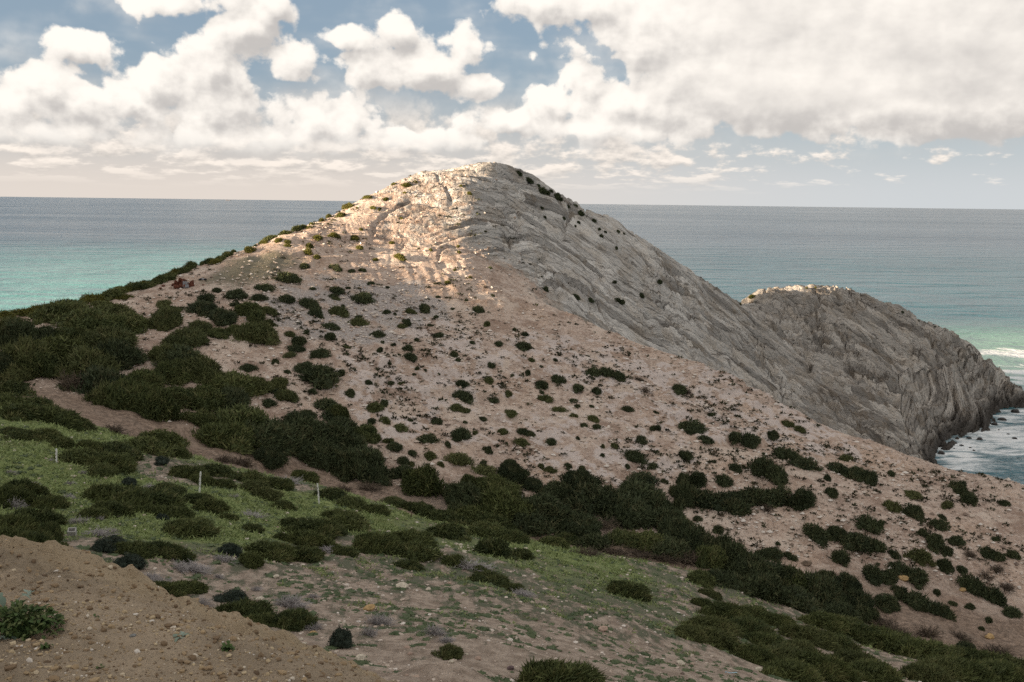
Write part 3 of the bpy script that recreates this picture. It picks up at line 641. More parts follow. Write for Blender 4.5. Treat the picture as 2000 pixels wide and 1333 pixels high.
def bush_mesh(name, seed, nl=22, leaves=4200, size=0.055, h=0.62, spray=0.0, core=0.74, up=0.25, lump=0.30, longf=0.14, longm=2.2):
    """a domed evergreen bush: overlapping lumps of foliage, each covered with small leaf faces; unit radius"""
    r = np.random.RandomState(seed)
    # lump centres spread over a squat, lopsided dome
    ang = np.arange(nl) * 2.39996 + r.uniform(0, 1, nl) * 1.3; rad = np.sqrt((np.arange(nl) + 0.5) / nl) * 0.82 * r.uniform(0.8, 1.08, nl)
    lob = 1 + 0.20 * np.cos(2 * ang + r.uniform(0, 6)) + 0.14 * np.cos(3 * ang + r.uniform(0, 6)); rad = rad * lob / lob.max()
    cx = rad * np.cos(ang); cy = rad * np.sin(ang)
    top = h * np.clip(1 - (rad / 1.02) ** 1.9, 0.12, 1) * r.uniform(0.68, 1.12, nl)
    lr = lump * r.uniform(0.6, 1.4, nl); cz = np.maximum(top - lr * 0.8, 0.03)
    tl = r.uniform(0.0, 0.9, nl)
    V = []; F = []; T = []; k = 0
    iv, if_ = ICO1
    for i in range(nl):
        jit = 1 + r.uniform(-0.16, 0.16, len(iv))
        v = iv * jit[:, None] * lr[i] * core * np.array((1, 1, 0.8)) + np.array((cx[i], cy[i], cz[i] * 0.9))
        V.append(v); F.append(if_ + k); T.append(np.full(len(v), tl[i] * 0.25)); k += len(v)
    # leaves
    w = lr ** 2; li = r.choice(nl, leaves, p=w / w.sum())
    d = r.normal(size=(leaves, 3)); d[:, 2] = d[:, 2] * 0.9 + 0.25; d /= np.linalg.norm(d, axis=1)[:, None]
    rr = lr[li] * (0.72 + 0.42 * r.uniform(0, 1, leaves) ** 0.8)
    c = np.stack([cx[li], cy[li], cz[li]], 1) + d * rr[:, None] * np.array((1, 1, 0.82))
    ok = c[:, 2] > 0.0
    c, d, li = c[ok], d[ok], li[ok]; n = len(c)
    g = d + r.normal(size=(n, 3)) * 0.55; g[:, 2] += up; g[:, 0] += spray; g /= np.linalg.norm(g, axis=1)[:, None]   # growth direction
    s = np.cross(g, r.normal(size=(n, 3))); s /= np.linalg.norm(s, axis=1)[:, None] + 1e-9
    long_ = r.uniform(0, 1, n) < longf
    ln = (size * r.uniform(0.7, 1.5, n) * np.where(long_, longm, 1.0))[:, None]; wd = ln * np.where(long_, 0.22, 0.42)[:, None]
    a = c - g * ln * 0.5 - s * wd * 0.4; b_ = c - g * ln * 0.3 + s * wd; e = c + g * ln
    V.append(np.stack([a, b_, e], 1).reshape(-1, 3)); F.append(np.arange(n * 3).reshape(-1, 3) + k)
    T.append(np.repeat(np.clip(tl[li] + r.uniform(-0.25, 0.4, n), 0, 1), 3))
    V = np.concatenate(V); V[:, 2] -= 0.03
    return new_mesh(name, V, np.concatenate(F), dict(tint=np.concatenate(T)), smooth=False)

def twig_mesh(name, seed, stems=60, h=0.75, thick=0.017, spread=1.0):
    """a leafless grey bush: forked twigs fanning up from one foot; unit radius"""
    r = np.random.RandomState(seed); V = []; F = []; T = []; k = 0
    def seg(p, q, r0, r1, t):
        nonlocal k
        d = q - p; d = d / (np.linalg.norm(d) + 1e-9); s = np.cross(d, (0.3, 0.2, 0.93)); s /= np.linalg.norm(s) + 1e-9; u2 = np.cross(d, s)
        ring = [s, -0.5 * s + 0.87 * u2, -0.5 * s - 0.87 * u2]
        for (c, rr) in ((p, r0), (q, r1)):
            for o in ring: V.append(c + o * rr)
        for j in range(3):
            j2 = (j + 1) % 3; F.append((k + j, k + j2, k + 3 + j2)); F.append((k + j, k + 3 + j2, k + 3 + j))
        T.extend([t] * 6); k += 6
    for i in range(stems):
        a = r.uniform(0, 6.283); e = r.uniform(0.15, 1.45); L = r.uniform(0.55, 1.0)
        base = np.array((r.normal() * 0.12, r.normal() * 0.12, 0.0)); d = np.array((math.cos(a) * math.cos(e) * spread, math.sin(a) * math.cos(e) * spread, math.sin(e) * h)); t = r.uniform()
        m1 = base + d * L * 0.5 + r.normal(size=3) * 0.05; seg(base, m1, thick * 1.3, thick, t)
        for f in range(3):
            q = m1 + d * L * 0.35 + r.normal(size=3) * 0.17; seg(m1, q, thick * 0.9, thick * 0.6, t)
            for g in range(3):
                q2 = q + d * L * 0.14 + r.normal(size=3) * 0.12; q2[2] = max(q2[2], 0.01); seg(q, q2, thick * 0.6, thick * 0.3, min(1, t + 0.2))
    return new_mesh(name, np.array(V), np.array(F), dict(tint=np.array(T)), smooth=False)

def stem_mesh(name, seed):
    r = np.random.RandomState(seed); V = []; F = []; k = 0
    for i in range(6):
        a = i * 1.05 + r.uniform(-0.3, 0.3); p = np.array((0.05 * math.cos(a), 0.05 * math.sin(a), -0.08)); q = np.array((0.5 * math.cos(a), 0.5 * math.sin(a), 0.25 + 0.1 * r.uniform()))
        mid = (p + q) / 2 + np.array((0, 0, 0.05)); pts = [(p, 0.045), (mid, 0.03), (q, 0.015)]
        for (c, rr) in pts:
            for j in range(5): V.append(c + rr * np.array((math.cos(j * 1.2566), math.sin(j * 1.2566), 0.2 * math.sin(j))))
        for lv in range(2):
            for j in range(5): F.append((k + lv * 5 + j, k + lv * 5 + (j + 1) % 5, k + lv * 5 + 5 + (j + 1) % 5, k + lv * 5 + 5 + j))
        k += 15
    return new_mesh(name, np.array(V), np.array(F))

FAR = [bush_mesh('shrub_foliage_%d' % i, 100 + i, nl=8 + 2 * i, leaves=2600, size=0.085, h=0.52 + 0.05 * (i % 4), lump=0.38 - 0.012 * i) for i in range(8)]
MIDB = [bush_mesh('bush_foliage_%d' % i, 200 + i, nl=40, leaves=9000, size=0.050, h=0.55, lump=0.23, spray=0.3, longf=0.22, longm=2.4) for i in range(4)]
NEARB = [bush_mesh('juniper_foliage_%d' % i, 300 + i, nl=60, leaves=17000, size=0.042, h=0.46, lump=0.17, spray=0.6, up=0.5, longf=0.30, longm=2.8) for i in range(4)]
ROUND = [bush_mesh('round_foliage_%d' % i, 400 + i, nl=34, leaves=9000, size=0.040, h=0.85, lump=0.27, core=0.90) for i in range(2)]
TWIG = [twig_mesh('twig_bush_%d' % i, 500 + i) for i in range(3)]
STEM = stem_mesh('stems', 5)
_variants = {}
def with_mat(me, m):
    k = (me.name, m.name)
    if k not in _variants:
        c = me.copy(); c.materials.clear(); c.materials.append(m); _variants[k] = c
    return _variants[k]

def ground_hit(u, v):
    p = cast_on(SZ, SLOPE_S, SLOPE_Y, 4.0, u, v, 9.0, 106.0)
    if p is not None: return p, 'slope'
    p = cast_on(HZ, HILL_S, HILL_Y, 10.0, u, v, 101.0, 400.0)
    return p, 'hill'
def ground_z(x, y, where):
    return float(grid_interp(HZ, HILL_S, HILL_Y, 10.0, np.array([x]), np.array([y]))[0]) if where == 'hill' else float(grid_interp(SZ, SLOPE_S, SLOPE_Y, 4.0, np.array([x]), np.array([y]))[0])
def ground_n(x, y, where, e=1.5):
    gx = (ground_z(x + e, y, where) - ground_z(x - e, y, where)) / (2 * e); gy = (ground_z(x, y + e, where) - ground_z(x, y - e, where)) / (2 * e)
    return Vector((-gx, -gy, 1.0)).normalized()

rs = random.Random(11)
COUNT = {}
PLANTS = []
def plant(name, me, m, u, v, w, h, label, cat, group, parts=False, tilt=0.55, flat=1.0, hmul=0.85, grow=1.0):
    """stand a plant whose crown is centred near (u, v) of the survey and w x h across there"""
    for dv in (0, 4, 8, 12, 16, 20, 25, 30):                    # a crest plant roots on the near side of the skyline
        p, where = ground_hit(u, v + 0.22 * h + dv)
        if p is not None and p[1] < 380: break
    if p is None: return None
    dist = float(np.linalg.norm(p - CAM)); R = 0.5 * w * dist / FPX * 1.02 * grow; H = h * dist / FPX * hmul
    H = min(max(H, 0.55 * R), 1.25 * R) * flat
    n = ground_n(p[0], p[1], where).lerp(Vector((0, 0, 1)), 1 - tilt).normalized()
    q = Vector((0, 0, 1)).rotation_difference(n)
    rz = rs.uniform(0, 6.283) if 'juniper' not in me.name else rs.uniform(-0.6, 0.6)
    mw = Matrix.Translation(Vector(p) - Vector((0, 0, 0.04 * R))) @ q.to_matrix().to_4x4() @ Matrix.Rotation(rz, 4, 'Z')
    mz = max(v_.co.z for v_ in me.vertices) if me.name not in _hz else _hz[me.name]; _hz[me.name] = mz
    sc = (R / 1.02 * rs.uniform(0.9, 1.15), R / 1.02 * rs.uniform(0.68, 1.0), H / mz)
    if parts:
        root = link(name, None, label=label, category=cat, group=group); root.matrix_world = mw; root.scale = sc
        link('foliage', with_mat(me, m), parent=root); link('stem', STEM, M_STEM, parent=root)
        PLANTS.append(dict(o=root, p=p, R=R, H=H, what=label)); return root
    o = link(name, with_mat(me, m), label=label, category=cat, group=group); o.matrix_world = mw; o.scale = sc
    PLANTS.append(dict(o=o, p=p, R=R, H=H, what=label)); return o
_hz = {}
# ------------------------------------------------------------------ where the plants grow: (x, y, width, height) on survey sheets
def sheet(ox, oy, f, L): return [(ox + x / f, oy + y / f, w / f, h / f) for (x, y, w, h) in L]
A = (300, 380, 4.0); B = (650, 300, 2.854); C_S = (1300, 500, 2.854); D = (0, 550, 2.854); E = (650, 700, 2.854); Fq = (1300, 867, 2.857); G = (0, 867, 2.857)

SUNLIT = sheet(*A, [(1670, 20, 90, 35), (1815, 35, 80, 25), (1525, 75, 110, 60), (1590, 105, 40, 18), (1375, 155, 70, 45), (1315, 155, 60, 40), (1465, 160, 90, 50), (1235, 185, 60, 35), (1715, 105, 60, 35), (1765, 115, 50, 30), (1935, 185, 55, 22),
    (1220, 258, 65, 25), (1620, 272, 55, 25), (1280, 335, 110, 45), (1405, 318, 110, 60), (1565, 342, 95, 55), (980, 355, 85, 35), (1045, 368, 75, 30), (1050, 400, 90, 40), (1220, 405, 80, 60), (1205, 450, 110, 70), (1280, 490, 85, 50),
    (1610, 415, 80, 45), (1860, 378, 50, 30), (1920, 485, 120, 55), (1735, 510, 70, 35), (750, 435, 110, 65)]) + \
    sheet(*B, [(340, 158, 40, 15), (410, 175, 55, 28), (460, 157, 30, 18), (400, 218, 30, 15), (760, 222, 35, 22), (700, 518, 30, 20), (700, 548, 35, 18), (680, 650, 35, 22), (640, 718, 55, 20), (765, 690, 30, 18), (545, 537, 28, 16), (715, 180, 30, 16), (850, 435, 24, 14)]) + \
    sheet(*C_S, [(480, 225, 50, 18), (415, 243, 25, 12), (785, 178, 20, 10), (835, 175, 20, 10)])
CREST_R = sheet(*B, [(1035, 110, 60, 25), (1090, 145, 60, 30), (1165, 205, 70, 40), (1195, 215, 40, 50), (1250, 235, 60, 60), (1265, 255, 40, 30), (1310, 295, 30, 20), (1350, 290, 40, 18), (1380, 330, 50, 30), (1455, 372, 45, 22), (1485, 420, 35, 18),
    (1520, 437, 25, 15), (1590, 432, 40, 14), (1495, 462, 35, 25), (1160, 303, 35, 22), (1180, 355, 30, 22), (1350, 405, 25, 22), (1580, 525, 35, 18), (1820, 715, 40, 30), (1720, 788, 50, 24), (1595, 823, 70, 40), (1350, 797, 70, 32), (1435, 815, 60, 22),
    (1185, 755, 50, 35), (1570, 715, 30, 18), (877, 638, 32, 22), (1145, 178, 34, 20), (1215, 210, 34, 22), (1620, 445, 24, 12), (1285, 360, 30, 20), (1370, 385, 30, 20)]) + sheet(*C_S, [(1320, 312, 30, 12), (1410, 352, 15, 12), (1440, 360, 25, 15), (1500, 382, 20, 9)])
CREST_L = sheet(*A, [(1125, 235, 140, 60), (1030, 270, 120, 50), (920, 305, 150, 50), (740, 370, 80, 30), (800, 352, 60, 25), (630, 415, 70, 40), (585, 455, 120, 60), (440, 490, 100, 60), (520, 500, 130, 60), (510, 460, 60, 35), (300, 545, 180, 90), (180, 590, 170, 80),
    (60, 630, 160, 80), (490, 525, 150, 60), (390, 505, 80, 40), (240, 565, 130, 70), (120, 620, 150, 70), (1170, 220, 70, 40), (860, 325, 90, 35), (145, 655, 80, 45), (20, 665, 120, 60), (-60, 680, 170, 70), (-160, 720, 200, 80), (-250, 750, 190, 80), (-330, 775, 200, 80)]) + \
    sheet(*D, [(780, 30, 180, 60), (640, 70, 220, 70), (520, 100, 200, 70), (380, 130, 200, 60), (250, 160, 200, 50), (130, 180, 180, 40), (30, 185, 140, 40), (690, 90, 110, 40), (440, 150, 160, 50), (160, 172, 160, 40), (560, 130, 150, 40)])
SLOPE_MID = sheet(*A, [(1185, 560, 110, 60), (1425, 570, 125, 60), (1545, 598, 80, 40), (1630, 592, 75, 45), (1040, 650, 230, 105), (865, 725, 205, 60), (650, 775, 230, 75), (820, 808, 150, 75), (1045, 815, 205, 90), (1210, 855, 230, 105), (405, 815, 230, 95), (495, 750, 100, 50),
    (1640, 805, 260, 90), (1430, 750, 155, 65), (1400, 790, 100, 40), (1240, 735, 60, 30), (1700, 695, 90, 45), (1825, 728, 70, 30), (1520, 730, 50, 25), (1480, 870, 50, 30), (1270, 925, 140, 70), (1300, 960, 60, 35), (1605, 955, 80, 35), (1380, 1030, 180, 65),
    (1375, 1115, 145, 90), (1755, 1090, 130, 75), (1195, 1075, 80, 40), (1820, 920, 80, 50), (1885, 935, 50, 30), (1300, 1240, 215, 105), (1130, 1150, 160, 110), (1110, 1200, 180, 60), (640, 860, 120, 50), (1770, 1215, 90, 55), (1790, 1155, 50, 30), (1875, 1175, 70, 35),
    (950, 1310, 90, 60), (1200, 1320, 110, 40)]) + \
    sheet(*B, [(505, 862, 115, 62), (575, 910, 45, 25), (540, 958, 55, 22), (588, 800, 45, 20), (668, 868, 45, 18), (745, 818, 30, 18), (810, 872, 95, 52), (890, 790, 30, 18), (415, 938, 70, 40), (465, 1038, 45, 28), (595, 1010, 75, 32), (775, 1052, 45, 25), (1012, 982, 45, 28),
    (1070, 1008, 68, 38), (925, 1058, 65, 30), (1060, 1075, 130, 55), (880, 1178, 70, 35), (675, 1120, 80, 45), (700, 1150, 50, 25), (470, 1200, 50, 30), (420, 1085, 80, 45), (430, 1130, 100, 45), (310, 1168, 45, 20), (1085, 1222, 62, 40), (720, 1285, 115, 50), (1160, 1287, 110, 52),
    (1250, 1258, 115, 55), (1455, 1215, 130, 60), (1520, 1218, 140, 65), (1590, 1238, 110, 55), (1365, 1305, 110, 50), (1470, 1318, 85, 45), (1930, 1310, 110, 60), (1240, 1150, 40, 25), (1160, 1187, 30, 16), (1000, 1235, 40, 18), (590, 1225, 40, 16), (455, 1232, 40, 20), (200, 1280, 60, 45), (325, 1278, 55, 28), (515, 1207, 30, 16)]) + \
    sheet(*E, [(727, 212, 135, 70), (95, 195, 85, 45), (1160, 187, 60, 25), (895, 232, 85, 35), (1340, 237, 70, 28), (1360, 268, 70, 30), (1440, 268, 42, 22), (1640, 282, 85, 40), (1798, 302, 45, 25), (835, 335, 55, 28), (737, 358, 40, 25), (585, 350, 90, 32), (430, 345, 45, 22), (215, 350, 70, 35),
    (285, 250, 80, 50), (1100, 418, 70, 35), (1062, 408, 80, 40), (1400, 372, 70, 35), (1470, 382, 75, 35), (1215, 465, 80, 48), (710, 420, 150, 85), (640, 478, 60, 40), (865, 510, 85, 50), (1365, 445, 35, 25), (1715, 452, 115, 42), (1800, 390, 90, 45), (1965, 375, 100, 60), (1680, 545, 180, 70),
    (1780, 600, 90, 50), (1955, 540, 90, 55), (1500, 540, 40, 25), (1310, 602, 80, 40), (345, 490, 130, 65), (440, 525, 70, 40), (390, 570, 80, 55), (840, 580, 60, 25), (1075, 640, 60, 35), (1715, 665, 190, 85), (1845, 685, 60, 35), (1640, 600, 50, 30), (535, 445, 130, 65)]) + \
    sheet(*C_S, [(75, 740, 110, 55), (155, 955, 190, 80), (220, 1020, 105, 45), (380, 1010, 140, 75), (470, 1025, 150, 80), (590, 995, 90, 60), (255, 885, 50, 25)]) + \
    sheet(*D, [(1385, 480, 110, 45), (1500, 675, 110, 50), (1550, 620, 120, 50), (1710, 735, 100, 60), (1820, 685, 180, 70), (1870, 745, 170, 70), (1950, 620, 80, 50), (1740, 612, 70, 35), (1770, 520, 260, 130), (1690, 480, 130, 60), (1900, 510, 80, 50), (1770, 580, 70, 35), (1600, 505, 50, 30)])
SLOPE_PALE = sheet(*A, [(1425, 815, 100, 35), (1450, 915, 190, 95), (1600, 1000, 170, 85), (1060, 1090, 100, 50), (1060, 1250, 150, 50), (1505, 1190, 80, 30), (85, 850, 180, 60), (900, 915, 190, 90)]) + \
    sheet(*B, [(430, 880, 80, 40), (858, 950, 65, 38), (390, 965, 80, 40), (1105, 1150, 65, 28), (870, 1262, 85, 42), (385, 1282, 55, 26)]) + \
    sheet(*E, [(1180, 222, 115, 52), (975, 195, 75, 35), (690, 272, 100, 45), (740, 290, 80, 35), (990, 303, 105, 42), (1255, 285, 105, 42), (1338, 318, 60, 28), (1450, 335, 85, 40), (375, 387, 145, 50), (290, 345, 110, 50), (230, 275, 130, 70), (950, 412, 90, 52), (795, 415, 50, 25), (1050, 470, 125, 55),
    (1568, 488, 55, 35), (1500, 490, 45, 30), (1210, 620, 90, 40), (1160, 600, 60, 35), (1390, 610, 50, 45), (690, 555, 180, 80), (600, 590, 60, 40), (540, 545, 85, 70), (850, 620, 160, 50), (440, 590, 50, 40), (310, 460, 80, 40)]) + \
    sheet(*C_S, [(680, 935, 90, 45), (745, 965, 80, 40)]) + sheet(*D, [(1600, 640, 170, 90)]) + sheet(*Fq, [(1010, 80, 100, 40), (1370, 280, 130, 40), (1570, 340, 85, 55), (1420, 635, 150, 100), (1260, 350, 130, 70)])
SLOPE_RIGHT = sheet(*Fq, [(110, 65, 110, 60), (545, 57, 35, 22), (385, 135, 90, 55), (170, 200, 170, 100), (325, 200, 130, 70), (540, 130, 200, 120), (620, 170, 180, 110), (660, 60, 170, 90), (780, 110, 170, 90), (720, 80, 120, 80), (960, 140, 170, 70), (1060, 170, 180, 90), (1140, 190, 130, 110), (900, 190, 65, 50),
    (920, 270, 95, 80), (1255, 165, 50, 40), (1640, 250, 130, 100), (1690, 310, 110, 80), (1890, 335, 70, 45), (1380, 385, 150, 90), (1520, 450, 120, 80), (1540, 410, 60, 40), (1130, 450, 180, 90), (1195, 440, 70, 70), (830, 490, 200, 110), (950, 500, 160, 90), (1060, 540, 200, 110), (1160, 570, 140, 90),
    (970, 640, 150, 110), (1270, 615, 100, 55), (1500, 550, 130, 100), (1570, 600, 80, 60), (1430, 500, 80, 60), (1550, 680, 120, 80), (1650, 700, 70, 40), (1150, 720, 160, 110), (1230, 740, 130, 100), (1300, 690, 150, 70), (1400, 740, 150, 110), (1690, 780, 150, 100), (1830, 850, 170, 110), (1740, 810, 130, 80),
    (1930, 940, 130, 60), (1310, 830, 150, 70), (1400, 880, 200, 90), (1520, 930, 160, 90), (1230, 890, 200, 90), (1600, 890, 60, 28), (1700, 910, 65, 40), (1800, 985, 70, 35), (1760, 1035, 50, 30), (1800, 610, 140, 80), (1850, 630, 90, 70), (1840, 535, 50, 35), (1620, 540, 100, 60), (1930, 620, 100, 60),
    (1670, 1140, 130, 70), (1510, 830, 60, 40), (180, 420, 70, 40), (290, 480, 90, 60), (690, 630, 95, 55), (600, 610, 160, 70), (540, 620, 120, 60), (625, 560, 40, 30), (70, 330, 140, 110), (200, 300, 250, 130), (330, 330, 260, 140), (420, 300, 230, 110), (500, 290, 220, 120), (620, 290, 260, 130), (760, 310, 200, 120), (40, 420, 180, 130)])
SADDLE = sheet(*A, [(380, 895, 280, 70), (530, 960, 320, 130), (740, 900, 240, 110), (800, 960, 220, 110), (800, 1090, 400, 170), (640, 1060, 200, 80), (900, 1010, 110, 70), (240, 1130, 400, 150), (350, 1040, 220, 100), (100, 960, 280, 140), (60, 1010, 220, 130), (200, 1280, 420, 170), (500, 1085, 200, 80), (80, 1260, 300, 170), (130, 900, 160, 60)]) + \
    sheet(*D, [(100, 320, 260, 170), (60, 260, 200, 100), (250, 310, 220, 110), (330, 190, 330, 60), (620, 190, 260, 60), (500, 240, 380, 110), (700, 240, 300, 100), (150, 430, 300, 190), (330, 390, 330, 150), (600, 330, 330, 140), (650, 420, 280, 170), (480, 470, 300, 180), (220, 480, 260, 150), (120, 520, 200, 100),
    (20, 470, 150, 120), (560, 580, 330, 180), (700, 650, 340, 190), (870, 700, 320, 190), (620, 640, 260, 140), (1080, 470, 300, 120), (960, 500, 240, 110), (1150, 530, 220, 110), (1000, 540, 160, 70), (1300, 570, 300, 110), (1430, 580, 200, 90), (1560, 565, 110, 60), (1130, 650, 300, 130), (1290, 660, 250, 130), (960, 640, 260, 100), (1130, 770, 180, 90), (780, 560, 240, 130), (400, 320, 240, 110)])
THICKET = sheet(*E, [(180, 420, 190, 90), (30, 310, 150, 100), (40, 370, 120, 80), (100, 490, 240, 120), (170, 590, 330, 170), (60, 600, 250, 160), (500, 690, 260, 170), (390, 640, 160, 80), (230, 650, 200, 120), (750, 690, 140, 80), (900, 715, 300, 110), (1000, 640, 180, 110), (985, 600, 110, 70), (1110, 700, 130, 60), (720, 770, 260, 150),
    (950, 830, 360, 190), (1250, 740, 220, 90), (1380, 680, 260, 110), (1150, 850, 320, 170), (1450, 790, 320, 150), (1700, 770, 300, 140), (1620, 850, 320, 150), (1360, 930, 280, 120), (1780, 830, 260, 140), (1950, 760, 160, 130), (1850, 900, 280, 120), (1950, 960, 160, 140), (1950, 680, 100, 90), (1100, 920, 300, 120), (900, 920, 260, 90)]) + \
    sheet(*D, [(1350, 800, 420, 170), (1250, 880, 330, 150), (1500, 870, 400, 170), (1700, 850, 330, 170), (1650, 800, 250, 120), (1850, 880, 300, 160), (1780, 960, 300, 150), (1500, 980, 200, 110), (1900, 1000, 200, 120), (1900, 820, 200, 110)]) + \
    sheet(*Fq, [(60, 500, 240, 160), (150, 560, 300, 180), (300, 600, 260, 160), (380, 660, 300, 190), (250, 650, 240, 140), (480, 720, 260, 170), (620, 760, 280, 150), (720, 800, 300, 160), (850, 830, 260, 160), (560, 820, 300, 150), (700, 880, 320, 130), (900, 900, 260, 120), (1050, 890, 230, 130), (1000, 800, 200, 130), (890, 760, 170, 90),
    (1110, 970, 180, 100), (420, 800, 220, 110), (300, 760, 200, 90), (200, 760, 200, 80)])
GRASSB = sheet(*E, [(240, 850, 180, 60), (480, 840, 200, 80), (620, 900, 250, 90), (750, 870, 250, 80), (650, 970, 260, 90), (850, 960, 260, 100), (1000, 1000, 200, 60), (1230, 1040, 200, 50), (1300, 1000, 160, 60), (900, 1060, 270, 130), (1050, 1100, 160, 40), (80, 920, 300, 130), (30, 880, 200, 80), (250, 1040, 340, 150), (440, 1010, 260, 90),
    (450, 1080, 300, 110), (680, 1140, 200, 40), (420, 1165, 170, 40), (820, 1180, 110, 40), (100, 820, 220, 70), (330, 800, 150, 60), (1000, 1290, 170, 50), (870, 1250, 260, 40), (1650, 1310, 260, 50)]) + \
    sheet(*D, [(60, 600, 230, 100), (40, 680, 260, 110), (200, 690, 220, 70), (120, 740, 260, 90), (300, 770, 300, 80), (420, 800, 200, 80), (250, 870, 220, 70), (130, 870, 180, 60), (60, 840, 140, 50), (350, 910, 180, 60), (500, 920, 160, 70), (640, 950, 260, 110), (820, 920, 260, 120), (900, 880, 240, 80), (980, 960, 160, 80),
    (450, 990, 260, 90), (620, 1020, 300, 110), (560, 1060, 200, 60), (700, 960, 200, 80), (1050, 1070, 220, 80), (1200, 1060, 200, 70), (920, 1170, 220, 70), (1130, 1110, 160, 70), (1250, 1130, 150, 60), (1400, 1110, 240, 60), (1580, 1250, 130, 60), (1560, 1130, 180, 70), (1700, 1090, 180, 80), (1850, 1190, 220, 90), (1920, 1240, 160, 70)])
GRASS_LIGHT = sheet(*D, [(1480, 1190, 280, 80), (1420, 1150, 250, 60)]) + [(877, 1276, 72, 36)]
NEARJ = sheet(*G, [(640, 290, 330, 130), (800, 330, 420, 170), (950, 390, 250, 120), (620, 370, 250, 90), (1060, 470, 290, 130), (530, 395, 170, 60), (130, 250, 260, 120), (60, 300, 240, 150), (280, 330, 200, 100), (200, 420, 300, 130), (80, 460, 250, 150), (320, 510, 200, 160), (60, 520, 240, 120), (230, 560, 260, 130), (350, 600, 200, 110),
    (750, 590, 200, 110), (900, 600, 280, 110), (1500, 610, 330, 120), (1400, 650, 160, 110), (1700, 620, 240, 90), (1750, 480, 330, 120), (1650, 450, 200, 80), (1720, 540, 280, 100), (1580, 520, 120, 60), (1920, 600, 150, 60), (1180, 350, 200, 110), (1100, 310, 180, 70), (1280, 410, 110, 50), (1410, 470, 130, 60), (950, 820, 200, 110),
    (1060, 800, 180, 90), (1370, 930, 260, 140), (1440, 990, 180, 100), (1640, 980, 260, 140), (1580, 350, 120, 60), (880, 800, 130, 80)]) + [(1100, 1328, 175, 85)]
NEARBLUE = sheet(*G, [(580, 580, 180, 100), (640, 545, 140, 60), (720, 670, 200, 110), (1280, 600, 160, 90), (1300, 860, 200, 90), (1900, 1100, 210, 150), (720, 215, 110, 60), (900, 100, 140, 60), (900, 415, 90, 50)])
CARPET = sheet(*Fq, [(250, 840, 130, 50), (200, 890, 140, 50), (330, 950, 300, 90), (480, 960, 260, 90), (620, 1000, 240, 80), (450, 1040, 300, 90), (250, 1030, 300, 80), (130, 1060, 220, 100), (280, 1100, 300, 110), (560, 1120, 280, 90), (480, 1180, 300, 120), (650, 1190, 320, 130), (800, 1080, 300, 110), (740, 1150, 260, 100), (900, 1000, 260, 100),
    (1000, 1020, 260, 90), (1100, 1070, 280, 90), (950, 1120, 260, 100), (850, 1250, 380, 160), (700, 1280, 320, 140), (1050, 1220, 300, 110), (1150, 1280, 300, 110), (1250, 1120, 320, 90), (1350, 1150, 300, 90), (1450, 1180, 330, 80), (1600, 1210, 300, 80), (1750, 1230, 300, 80), (1900, 1240, 250, 90), (1650, 1280, 330, 90), (1850, 1300, 330, 90),
    (1550, 1270, 300, 80), (1450, 1310, 300, 60)])
DRY = sheet(*G, [(80, 340, 160, 90), (390, 220, 70, 30), (190, 225, 80, 30), (60, 160, 70, 30), (460, 160, 60, 30), (290, 95, 60, 30), (380, 300, 100, 60), (440, 430, 150, 60), (550, 500, 180, 90), (620, 490, 120, 50), (850, 740, 150, 60), (1060, 690, 250, 70), (1000, 690, 150, 60), (1130, 890, 130, 80), (1250, 640, 150, 60), (1630, 890, 220, 100), (1400, 400, 200, 50),
    (1310, 295, 80, 30), (1430, 810, 100, 40), (1220, 740, 90, 40), (1750, 850, 90, 40), (900, 770, 160, 60), (1750, 1020, 140, 60), (100, 530, 130, 80), (690, 720, 80, 40), (560, 420, 60, 40), (830, 240, 110, 40), (1050, 320, 90, 30)]) + \
    [(740, 1212, 70, 34), (848, 1232, 64, 34), (720, 1235, 50, 26), (870, 1250, 50, 22), (560, 1175, 75, 34), (930, 1110, 90, 14), (640, 1075, 60, 14), (1535, 1238, 45, 18), (1020, 1160, 70, 20), (560, 940, 70, 20)]
BROWNB = sheet(*D, [(400, 560, 170, 170), (640, 830, 180, 80), (1350, 1010, 200, 90), (1250, 990, 160, 70)]) + sheet(*Fq, [(130, 640, 260, 110), (1460, 1060, 170, 90), (1640, 1075, 150, 60), (1300, 1060, 260, 90), (560, 360, 120, 60), (1850, 1160, 240, 80), (1230, 1010, 200, 80), (1780, 740, 120, 60), (1850, 700, 120, 60), (1900, 800, 120, 60), (1700, 620, 100, 50)]) + \
    sheet(*E, [(1500, 930, 200, 90), (1900, 1060, 160, 90), (200, 720, 200, 60), (60, 730, 150, 60)]) + sheet(*C_S, [(120, 760, 80, 50)]) + sheet(*B, [(850, 745, 60, 25), (1740, 1320, 90, 40), (1700, 1255, 90, 30)])

THICKET += [(1160, 1062, 90, 36), (1215, 1056, 80, 34), (1265, 1062, 100, 40), (1310, 1075, 100, 42), (1645, 1205, 90, 40)]
BROWNB += [(1150, 1080, 70, 26), (1200, 1080, 80, 28), (1250, 1084, 80, 28), (1295, 1090, 70, 26), (1650, 1222, 60, 24)]
def pick(L): return rs.choice(L)
def zone(L, name, meshes, mats, what, cat, group, big=1e9, **kw):
    for (u, v, w, h) in L: plant(name, pick(meshes), pick(mats), u, v, w, h, what, cat, group, parts=w > big, **kw)
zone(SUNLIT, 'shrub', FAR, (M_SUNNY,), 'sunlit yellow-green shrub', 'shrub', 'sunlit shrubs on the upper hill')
zone(CREST_R, 'shrub', FAR, (M_DARK,), 'dark rock-face shrub', 'shrub', 'shrubs on the grey rock flank')
zone(CREST_L, 'shrub', FAR, (M_JUN, M_SUNNY), 'green ridge-line shrub', 'shrub', 'shrubs along the ridge above the bay')
